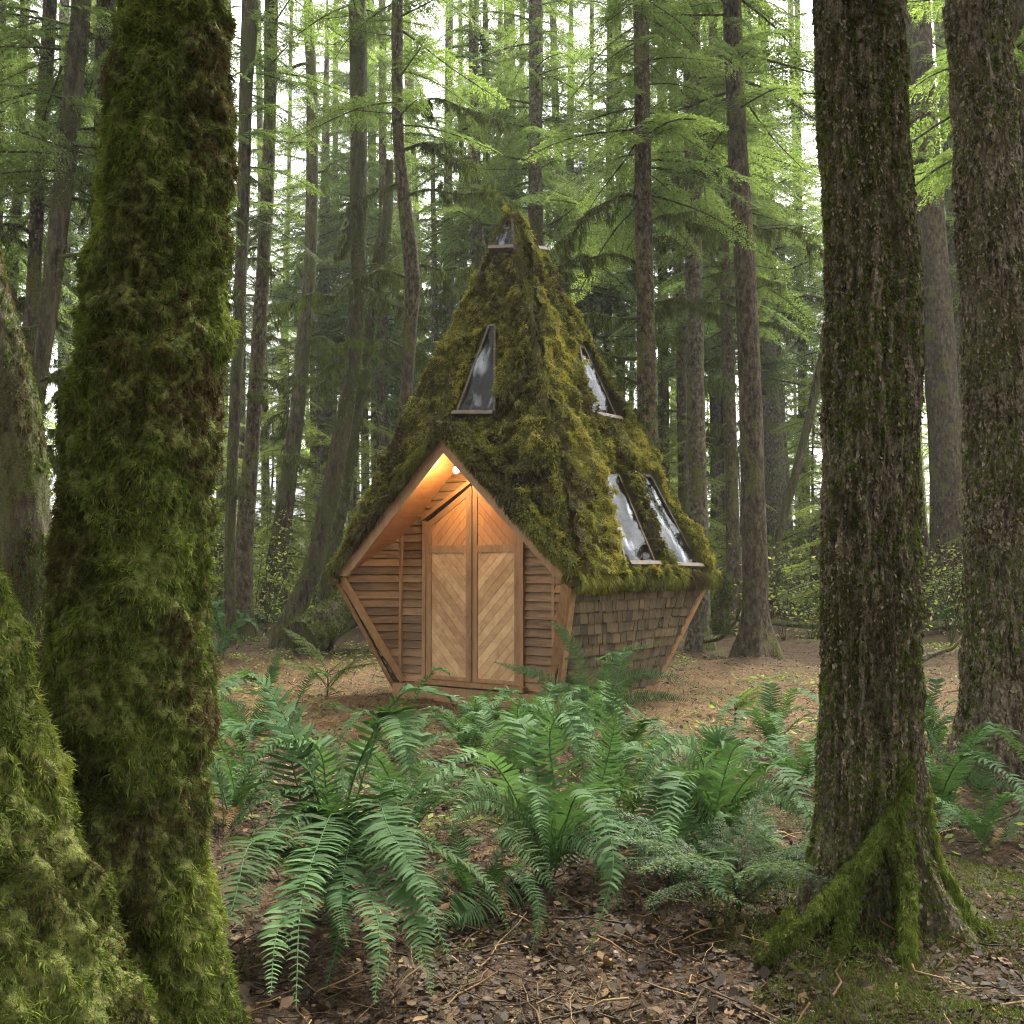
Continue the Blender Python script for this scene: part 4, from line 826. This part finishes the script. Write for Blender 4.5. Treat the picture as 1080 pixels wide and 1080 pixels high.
# ------------------------------------------------------------------ ferns
def frond_mesh(ctrl, seed, width=.095, npair=56, twist=0., mb=None, org=None, upv=None):
    """one sword-fern frond along a curved path of control points"""
    g = np.random.default_rng(seed); P = catmull(ctrl, npair + 6); own = mb is None; mb = mb or MB()
    L = np.linalg.norm(np.diff(P, axis=0), axis=1).sum(); n = len(P); T = nrm(np.gradient(P, axis=0))
    up = np.array([0, 0, 1.]) if upv is None else upv
    S = np.cross(T, up); bad = np.linalg.norm(S, axis=1) < .25; S[bad] = S[bad] + np.cross(nrm(P[-1] - P[0]) * [1, 1, 0] + [1e-3, 0, 0], up) ; S = nrm(S); Nn = np.cross(S, T); Nn = np.where(Nn[:, 2:3] < 0, -Nn, Nn) if upv is None else Nn
    tube(mb, P, np.linspace(.0045, .0012, n), 4, .9)
    s = np.linspace(0, 1, n); base_t = g.uniform(.32, .92)
    for sd in (-1, 1):
        i = np.arange(4, n - 1); k = len(i); si = s[i] + g.normal(0, .004, k)
        prof = np.clip(np.minimum((si - .06) / .16, 1), .1, 1) * (1 - np.clip((si - .3) / .7, 0, 1) ** 1.5) + .06
        l = width * prof * g.uniform(.88, 1.1, k); l[g.random(k) < .03] *= .3
        d = nrm(S[i] * sd + T[i] * (.18 + .4 * si[:, None]) + Nn[i] * (.10 + g.normal(0, .13, (k, 1))) + g.normal(0, .06, (k, 3)))
        hw = (L / n * .5 * np.clip(prof * 1.6, .4, 1))[:, None]; q = P[i]
        a = nrm(T[i] + g.normal(0, .1, (k, 3)) + Nn[i] * g.normal(.15, .2, (k, 1)))
        l = l[:, None]; m = q + d * l * .45 + T[i] * l * .02 + Nn[i] * l * .03; m2 = q + d * l * .8 + T[i] * l * .07 - Nn[i] * l * .02; tp = q + d * l + T[i] * l * .14 - Nn[i] * l * .10
        V = np.stack([q - a * hw * .7, q + a * hw * .9, m - a * hw * .85, m + a * hw * .85, m2 - a * hw * .5, m2 + a * hw * .5, tp], 1)
        b = np.arange(k)[:, None] * 7
        mb.add(V, [b + np.array([[0, 1, 3, 2]]), b + np.array([[2, 3, 5, 4]]), b + np.array([[4, 5, 6]])], np.repeat(np.clip(base_t + g.normal(0, .09, k) + .1 * si, 0.12, 1), 7))
    return mb.mesh('frond', FERN) if own else None
def arch(L, rise, out_, tipdrop, seed):
    g = np.random.default_rng(seed)
    return np.array([[0, 0, 0], [out_ * .18, g.normal(0, .02), rise * .6], [out_ * .5, g.normal(0, .03), rise], [out_ * .82, g.normal(0, .05), rise - tipdrop * .4], [out_, g.normal(0, .07), rise - tipdrop]]) * L
FR = [frond_mesh(arch(1.0, r_, o_, t_, k), 500 + k, .10) for k, (r_, o_, t_) in enumerate([(.62, .62, .12), (.5, .78, .25), (.42, .85, .4), (.7, .45, .05), (.35, .9, .3), (.55, .7, .45), (.3, .88, .15), (.48, .8, .5)])]
FRL = [frond_mesh(arch(1.0, r_, o_, t_, k), 600 + k, .10, 20) for k, (r_, o_, t_) in enumerate([(.6, .62, .15), (.48, .8, .3), (.4, .85, .4), (.66, .5, .1)])]
DEAD = leafy('dead_fern', [(0, (.05, .03, .015)), (1, (.19, .12, .06))], .2, .8, .1)
FRD = [frond_mesh(arch(1.0, r_, o_, t_, 90 + k), 700 + k, .07, 40) for k, (r_, o_, t_) in enumerate([(.2, .8, .22), (.28, .75, .35), (.15, .9, .16)])]
for m_ in FRD: m_.materials.clear(); m_.materials.append(DEAD)
FG = 'sword ferns on the forest floor'
def fern(label, px, py, size, n, seed, custom=(), low=False, pos=None):
    b = ground_at(px, py) if pos is None else np.array([pos[0], pos[1], float(gz(*pos))]); b[2] = float(gz(b[0], b[1])) - .01
    t = thing('sword_fern', label, 'fern', b, 0, FG); g = np.random.default_rng(seed)
    for k in range(n):
        m = (FRL if low else FR)[g.integers(4 if low else 8)]; o = obj('frond', m, t); o.location = (g.normal(0, .03), g.normal(0, .03), 0)
        s_ = size * 1.3 * g.uniform(.7, 1.1); o.scale = (s_, s_ * g.uniform(.85, 1.1), s_ * g.uniform(.8, 1.15)); o.rotation_euler = (0, g.normal(0, .08), 2 * math.pi * (k + g.random() * .8) / n)
    for k in range(0 if low else 3):
        o = obj('dead_frond', FRD[g.integers(3)], t); o['label'] = 'brown dead frond'; s_ = size * g.uniform(.6, .95); o.scale = (s_,) * 3; o.rotation_euler = (0, 0, g.random() * 6.28)
    for k, (pts, wd) in enumerate(custom):
        c = np.array([[0, 0, 0.02]] + [at(x, y, min(b[1] + dd, (CAMZ - .07) * ray(x, y)[1] / max(-ray(x, y)[2], 1e-3) if ray(x, y)[2] < 0 else 99)) - b for x, y, dd in pts]); obj('frond', frond_mesh(c, seed * 31 + k, wd * 1.3, 60, upv=None if seed == 1 else np.array([0, -.78, .62])), t)
    return t
fern('largest fern, its long drooping fronds spread in the left foreground', 345, 960, 1.0, 8, 1, [
    ([(340, 800, 0), (300, 782, -.1), (270, 797, -.2), (247, 832, -.3)], .085), ([(345, 845, -.1), (305, 833, -.2), (270, 845, -.3), (235, 885, -.4)], .08),
    ([(335, 858, -.2), (300, 868, -.35), (278, 905, -.6), (268, 968, -.8)], .10), ([(352, 862, -.2), (338, 885, -.5), (318, 950, -.9), (312, 1062, -1.3)], .11),
    ([(375, 862, -.2), (366, 900, -.5), (360, 950, -.7), (366, 1000, -.9)], .09), ([(390, 845, -.2), (412, 878, -.5), (442, 928, -.7), (474, 1012, -.95)], .11),
    ([(392, 790, .05), (416, 752, 0), (428, 790, -.2), (441, 862, -.3)], .11), ([(330, 900, -.2), (290, 905, -.4), (255, 930, -.6), (232, 985, -.7)], .09),
    ([(370, 900, -.3), (385, 930, -.6), (400, 985, -.9), (395, 1060, -1.1)], .09), ([(385, 880, -.3), (420, 920, -.6), (440, 975, -.8), (455, 1050, -1.0)], .10),
    ([(350, 880, -.2), (335, 900, -.6), (295, 975, -1.0), (285, 1050, -1.3)], .10)])
fern('middle fern with one tall upright frond, below the cabin door', 575, 930, .85, 9, 2, [
    ([(585, 850, .1), (580, 775, .1), (596, 752, 0), (612, 790, -.15), (618, 850, -.2)], .10), ([(620, 880, 0), (636, 820, 0), (645, 780, 0), (652, 745, 0)], .085),
    ([(560, 870, -.1), (520, 845, -.2), (490, 850, -.3), (474, 880, -.4)], .08), ([(560, 890, -.2), (530, 872, -.35), (560, 905, -.6), (600, 960, -.8)], .085),
    ([(545, 930, -.2), (500, 958, -.4), (480, 962, -.5), (455, 985, -.6)], .09), ([(575, 900, -.2), (600, 880, -.4), (640, 910, -.6), (655, 960, -.7)], .08)])
fern('arching fern beside the big right trunk, fronds curving to the left', 755, 905, .9, 8, 3, [
    ([(745, 850, 0), (740, 800, 0), (715, 785, -.1), (685, 805, -.2), (668, 850, -.3)], .09), ([(740, 850, -.1), (725, 815, -.2), (700, 835, -.3), (672, 900, -.45), (692, 965, -.5)], .095),
    ([(760, 840, .1), (755, 790, .1), (762, 780, .1), (790, 800, 0), (812, 840, -.1)], .09), ([(770, 860, 0), (795, 835, -.1), (830, 845, -.2), (850, 885, -.3)], .09),
    ([(770, 870, -.1), (790, 860, -.2), (815, 885, -.35), (822, 925, -.4)], .085), ([(745, 870, -.2), (735, 830, -.4), (775, 812, -.4), (835, 808, -.35)], .085)])
fern('fern at the cabin corner with fronds against the shingled wall', 628, 765, .75, 6, 4, [
    ([(620, 730, 0), (608, 690, 0), (592, 665, 0), (578, 655, -.05)], .085), ([(635, 735, 0), (640, 705, 0), (665, 685, 0), (705, 676, .05)], .085),
    ([(640, 745, 0), (665, 715, 0), (700, 712, -.05), (745, 728, -.1)], .085), ([(640, 750, -.1), (670, 735, -.15), (705, 735, -.2), (740, 742, -.25)], .075), ([(610, 740, -.1), (575, 715, -.1), (545, 705, -.1), (520, 698, -.15)], .075)])
fern('fern by the big mossy trunk, its fronds crossing the bare path', 258, 790, .8, 8, 5, [
    ([(258, 760, 0), (245, 745, 0), (228, 735, 0), (212, 730, -.05)], .07), ([(275, 755, 0), (285, 720, 0), (290, 700, 0), (298, 676, 0)], .07)])
fern('upright thin fern left of the cabin on the path edge', 300, 775, .75, 7, 6)
fern('small fern at the foot of the slim dark trunks', 232, 700, .8, 8, 7)
fern('fern right of the big right trunk, one long frond reaching right', 1000, 865, .8, 7, 8, [
    ([(1000, 845, 0), (985, 825, 0), (1040, 822, -.1), (1085, 838, -.15)], .085), ([(990, 850, -.1), (1005, 860, -.2), (1035, 865, -.3), (1060, 882, -.3)], .07)])
fern('dark fern directly below the cabin doorstep', 500, 800, .8, 12, 10)
fern('fern below the cabin front corner, right of the door', 565, 805, .8, 12, 11)
fern('bushy fern between the corner fern and the arching one', 660, 815, .8, 11, 12)
fern('low fern at the path edge right of the arching fern', 815, 790, .7, 10, 13)
fern('ragged fern pressed against the left of the big right trunk', 845, 830, .7, 10, 14)
fern('small fern low on the leaf litter in front', 505, 955, .6, 6, 17)
fern('fern half hidden at the foot of the right edge trunk', 985, 800, .7, 8, 18)
fern('tiny fern right of the big right trunk on the moss', 1045, 900, .55, 6, 19)
fern('full fern left of the middle fern, in the shade', 425, 890, .75, 11, 22)
fern('broad fern filling the bank between middle and arching ferns', 655, 875, .75, 12, 23)
fern('full fern behind the middle fern, under the doorstep edge', 535, 835, .75, 12, 21)
fern('dense fern behind the largest one, left of the door', 425, 800, .7, 11, 9)
fern('fern between the doorstep and the corner fern', 600, 790, .7, 10, 25)
fern('yellowing fern left of the fern bank by the big mossy trunk', 245, 870, .75, 11, 20)
fern('low spreading fern in front of the arching fern', 720, 935, .7, 9, 28)
for k, (px, py) in enumerate([(880, 640), (930, 650), (850, 655), (905, 632), (960, 660), (1000, 668), (835, 640), (240, 680), (225, 668), (345, 652), (385, 668), (875, 660), (300, 668), (865, 628), (945, 636)]):
    fern('small distant fern growing among the far trunks', px, py, 1.0, 9, 40 + k, low=True)['group'] = 'small distant ferns'

# ------------------------------------------------------------------ litter, logs, twigs, saplings
gg = np.random.default_rng(55)
def scatter(n, y0, y1, hw):      # denser near the camera
    y = y0 * (y1 / y0) ** gg.random(n); x = gg.uniform(-1, 1, n) * hw * y; return x, y
mb = MB(); n = 90000; x, y = scatter(n, 2.6, 19, .62); k = gg.random(n) > pathness(x, y) * .55; x, y = x[k], y[k]; n = len(x)
P = np.stack([x, y, gz(x, y) + gg.uniform(.003, .03, n)], -1); a = gg.random(n) * 6.28; tl = gg.normal(0, .35, n); tl2 = gg.normal(0, .35, n)
D = nrm(np.stack([np.cos(a), np.sin(a), tl], -1)); S = nrm(np.stack([-np.sin(a), np.cos(a), tl2], -1)); U = np.array([0, 0, 1.])
l = gg.gamma(2.2, .009, n).clip(.006, .075)[:, None]; wv = l * gg.uniform(.2, .5, (n, 1)); cu = gg.uniform(-.1, .35, (n, 1)) * l
V = np.stack([P - D * l * .5, P - D * l * .1 + S * wv + U * cu, P + D * l * .25 + S * wv * .7 + U * cu, P + D * l * .5 + U * cu * 1.2, P + D * l * .25 - S * wv * .7 + U * cu * .6, P - D * l * .1 - S * wv + U * cu * .5], 1)
i6 = np.arange(n)[:, None] * 6
mb.add(V, [i6 + np.array([[0, 1, 2, 3]]), i6 + np.array([[0, 3, 4, 5]])], np.repeat(np.clip(gg.beta(1.3, 2.9, n), 0, 1), 6))
tag(mb.build('leaf_litter', LITTER), 'brown dead leaves littering the forest floor', 'leaf litter', kind='stuff')
mb = MB()
for k in range(2600):
    x, y = scatter(1, 2.8, 21, .6); x, y = x[0], y[0]; L = gg.gamma(2, .09) + .05; a = gg.random() * 6.28; t = np.linspace(-.5, .5, 5)
    xx = x + np.cos(a) * L * t + gg.normal(0, .012, 5); yy = y + np.sin(a) * L * t + gg.normal(0, .012, 5)
    tube(mb, np.stack([xx, yy, gz(xx, yy) + .012 + gg.uniform(0, .03) + t * gg.normal(0, .06)], -1), gg.uniform(.0015, .006) * np.linspace(1, .5, 5), 4, gg.random())
tag(mb.build('fallen_twigs', LITTER), 'thin dead twigs strewn over the ground', 'twigs', kind='stuff')
# dry needles on the path and low moss on the damp ground
mb = MB(); n = 42000; x = gg.uniform(-8, 8, n); y = gg.uniform(6.2, 20, n); k = gg.random(n) < pathness(x, y); x, y = x[k], y[k]; n = len(x)
P = np.stack([x, y, gz(x, y) + gg.uniform(.004, .03, n)], -1); a = gg.random(n) * 6.28; D = np.stack([np.cos(a), np.sin(a), gg.normal(0, .2, n)], -1); S = np.stack([-np.sin(a), np.cos(a), a * 0], -1); l = gg.uniform(.02, .11, (n, 1)); wv = gg.uniform(.003, .011, (n, 1))
mb.add(np.stack([P - D * l - S * wv, P - D * l + S * wv, P + D * l + S * wv * .5, P + D * l - S * wv * .5], 1), np.arange(4 * n).reshape(-1, 4), np.repeat(np.clip(gg.normal(.62, .27, n), 0, 1), 4))
tag(mb.build('needle_litter', LITTER), 'dry tan needles and twigs on the bare path', 'needle litter', kind='stuff')
mb = MB(); n = 150000; x, y = scatter(n, 2.7, 9, .62); m = fbm(np.stack([x * 1.7, y * 1.7, x * 0], -1), 71, 3) + .28 * np.exp(-((x - 1.75) ** 2 + (y - 4.0) ** 2) / .9); k = (m > .56) & (pathness(x, y) < .3); x, y, m = x[k], y[k], m[k]; n = len(x)
hgt = np.clip((m - .56) * .35, 0, .06) + .03 * fbm(np.stack([x * 14, y * 14, x * 0], -1), 4, 2)
P = np.stack([x, y, gz(x, y) + hgt * .8], -1); blades(mb, P, np.broadcast_to(np.array([0, 0, 1.]), P.shape) + gg.normal(0, .35, P.shape), gg.uniform(.012, .04, n), gg.uniform(.002, .005, n), .1, .8, np.clip(.42 + (m - .6) * .6 + gg.normal(0, .13, n), 0, 1), 8)
tag(mb.build('ground_moss', MOSS), 'low yellow green moss on the damp ground', 'moss', kind='stuff')
mb = MB(); n = 5200; x = gg.uniform(-9, 9, n); y = gg.uniform(5.5, 21, n); k = (vn(np.stack([x * .8, y * .8, x * 0], -1), 14) > .55) & (np.hypot(x - .2, y - 12.3) > 2.0); x, y = x[k], y[k]; n = len(x)
for q in range(5):
    a = gg.random(n) * 6.28; r = gg.uniform(.02, .1, n); P = np.stack([x + np.cos(a) * r, y + np.sin(a) * r, gz(x, y) + gg.uniform(.01, .09, n)], -1); D = nrm(np.stack([np.cos(a), np.sin(a), gg.uniform(-.2, .7, n)], -1)); S = nrm(np.cross(D, gg.normal(0, .3, (n, 3)) + [0, 0, 1.])); l = gg.uniform(.03, .085, (n, 1))
    mb.add(np.stack([P, P + D * l * .5 + S * l * .26, P + D * l, P + D * l * .5 - S * l * .26], 1), np.arange(4 * n).reshape(-1, 4), np.repeat(np.clip(gg.normal(.35, .2, n), 0, 1), 4))
tag(mb.build('ground_cover', BRUSH), 'small green seedlings dotting the edges of the bare path', 'ground cover', kind='stuff')
def log(label, pts, d, r0, r1, bark, name='fallen_log', mossn=0, seed=0, ds=None):
    P = np.array([at(px, py, d + (ds[k] if ds else 0)) for k, (px, py) in enumerate(pts)]); b = P[0].copy(); Q = catmull(P - b, 26)
    t = thing(name, label, 'log' if 'log' in name else 'branch', b, 0, 'fallen wood around the clearing'); mb = MB()
    V = tube(mb, Q, np.linspace(r0, r1, 26), 18, .5, 0, .25, seed); mb.build('stem', bark, t)
    if mossn:
        g = np.random.default_rng(seed); i = g.integers(0, 25, mossn); j = g.integers(0, 18, mossn); f = g.random((mossn, 1)); S = V[i, j] * (1 - f) + V[i + 1, j] * f; f = g.random((mossn, 1)); S = S * (1 - f) + (V[i, (j + 1) % 18]) * f
        c = Q[i]; N = nrm(S - c); k = N[:, 2] > -.2; m2 = MB(); blades(m2, S[k], N[k], g.uniform(.03, .09, k.sum()), g.uniform(.008, .016, k.sum()), .4, .6, np.clip(g.normal(.5, .18, k.sum()), 0, 1), seed); m2.build('moss', MOSS, t)
    return t
log('thick moss-covered log lying left behind the cabin', [(318, 676), (340, 662), (362, 645), (392, 632)], 17, .36, .30, BARKM, 'fallen_log', 9000, 3, [0, .4, .9, 1.6])
log('long pale fallen limb lying right behind the knotty trunk', [(756, 648), (800, 655), (860, 660), (905, 652)], 20.5, .07, .05, BARKM, 'fallen_branch', 1500, 4)
log('dark arched root limb leaning on the ground right of the cabin', [(742, 676), (760, 672), (775, 655), (782, 632)], 18.5, .05, .03, BARK, 'fallen_branch', 0, 5)
log('thin mossy limb crossing behind the knotty trunk', [(770, 640), (815, 632), (850, 640), (880, 636)], 24, .07, .04, BARKM, 'fallen_branch', 900, 6)
log('bare broken limb lying between the two big right trunks', [(968, 700), (985, 690), (1005, 683), (1018, 668)], 14.5, .04, .02, BARKG, 'fallen_branch', 0, 7)
log('long low limb across the ground by the pale cedar foot', [(960, 662), (985, 660), (1010, 659), (1030, 662)], 23, .10, .07, BARKM, 'fallen_branch', 600, 8)
log('thin stick lying in the ground behind the right edge trunk', [(975, 880), (1010, 872), (1050, 866), (1085, 850)], 5.9, .012, .008, BARKM, 'fallen_branch', 0, 9, [0, 0, .1, .2])
log('pale stick lying below the middle fern', [(590, 962), (620, 950), (650, 944), (668, 936)], 4.75, .006, .003, BARKG, 'fallen_branch', 0, 10, [0, .05, .1, .15])
log('dark tangled upturned root mass behind the right cabin corner', [(762, 668), (760, 645), (764, 620), (757, 600)], 18, .16, .10, BARKM, 'root_mass', 3000, 12)
def spray_plant(label, px, py, n, size, seed, name='hemlock_sapling', mat_=None):
    b = ground_at(px, py); t = thing(name, label, 'sapling', b, 0, None); g = np.random.default_rng(seed); mb = MB(); st = MB()
    for k in range(n):
        a = g.random() * 6.28; L = size * g.uniform(.5, 1.1); V, T, ax = BT[g.integers(6)]; sc = L / 2; p = g.uniform(.3, 1.0); ca, sa, cp, sp = math.cos(a), math.sin(a), math.cos(p), math.sin(p)
        M = np.array([[ca, -sa, 0], [sa, ca, 0], [0, 0, 1]]) @ np.array([[cp, 0, -sp], [0, 1, 0], [sp, 0, cp]]); z = [0, 0, g.uniform(.05, size * .35)]
        W = (V.reshape(-1, 3) * [sc, sc, sc]) @ M.T + z; mb.add(W, np.arange(len(W)).reshape(-1, 4), np.repeat(T, 4)); tube(st, (ax * sc) @ M.T + z, np.linspace(.006, .0015, len(ax)), 4)
    tube(st, [(0, 0, -.03), (.01, 0, size * .2), (0, .01, size * .4)], [.012, .01, .006], 6)
    mb.build('foliage', mat_ or SPRAY, t); st.build('stem', BARK, t); return t
spray_plant('low grey green feathery sapling beside the big right trunk foot', 778, 970, 16, .62, 71)
spray_plant('feathery sapling low between the arching fern and mossy roots', 835, 930, 12, .5, 72)
spray_plant('small bright leafy sapling on the path left of the door', 345, 735, 9, .8, 73, 'sapling', CONIF)
spray_plant('little sapling at the path edge right of the cabin', 775, 765, 9, .55, 74, 'sapling', CONIF)
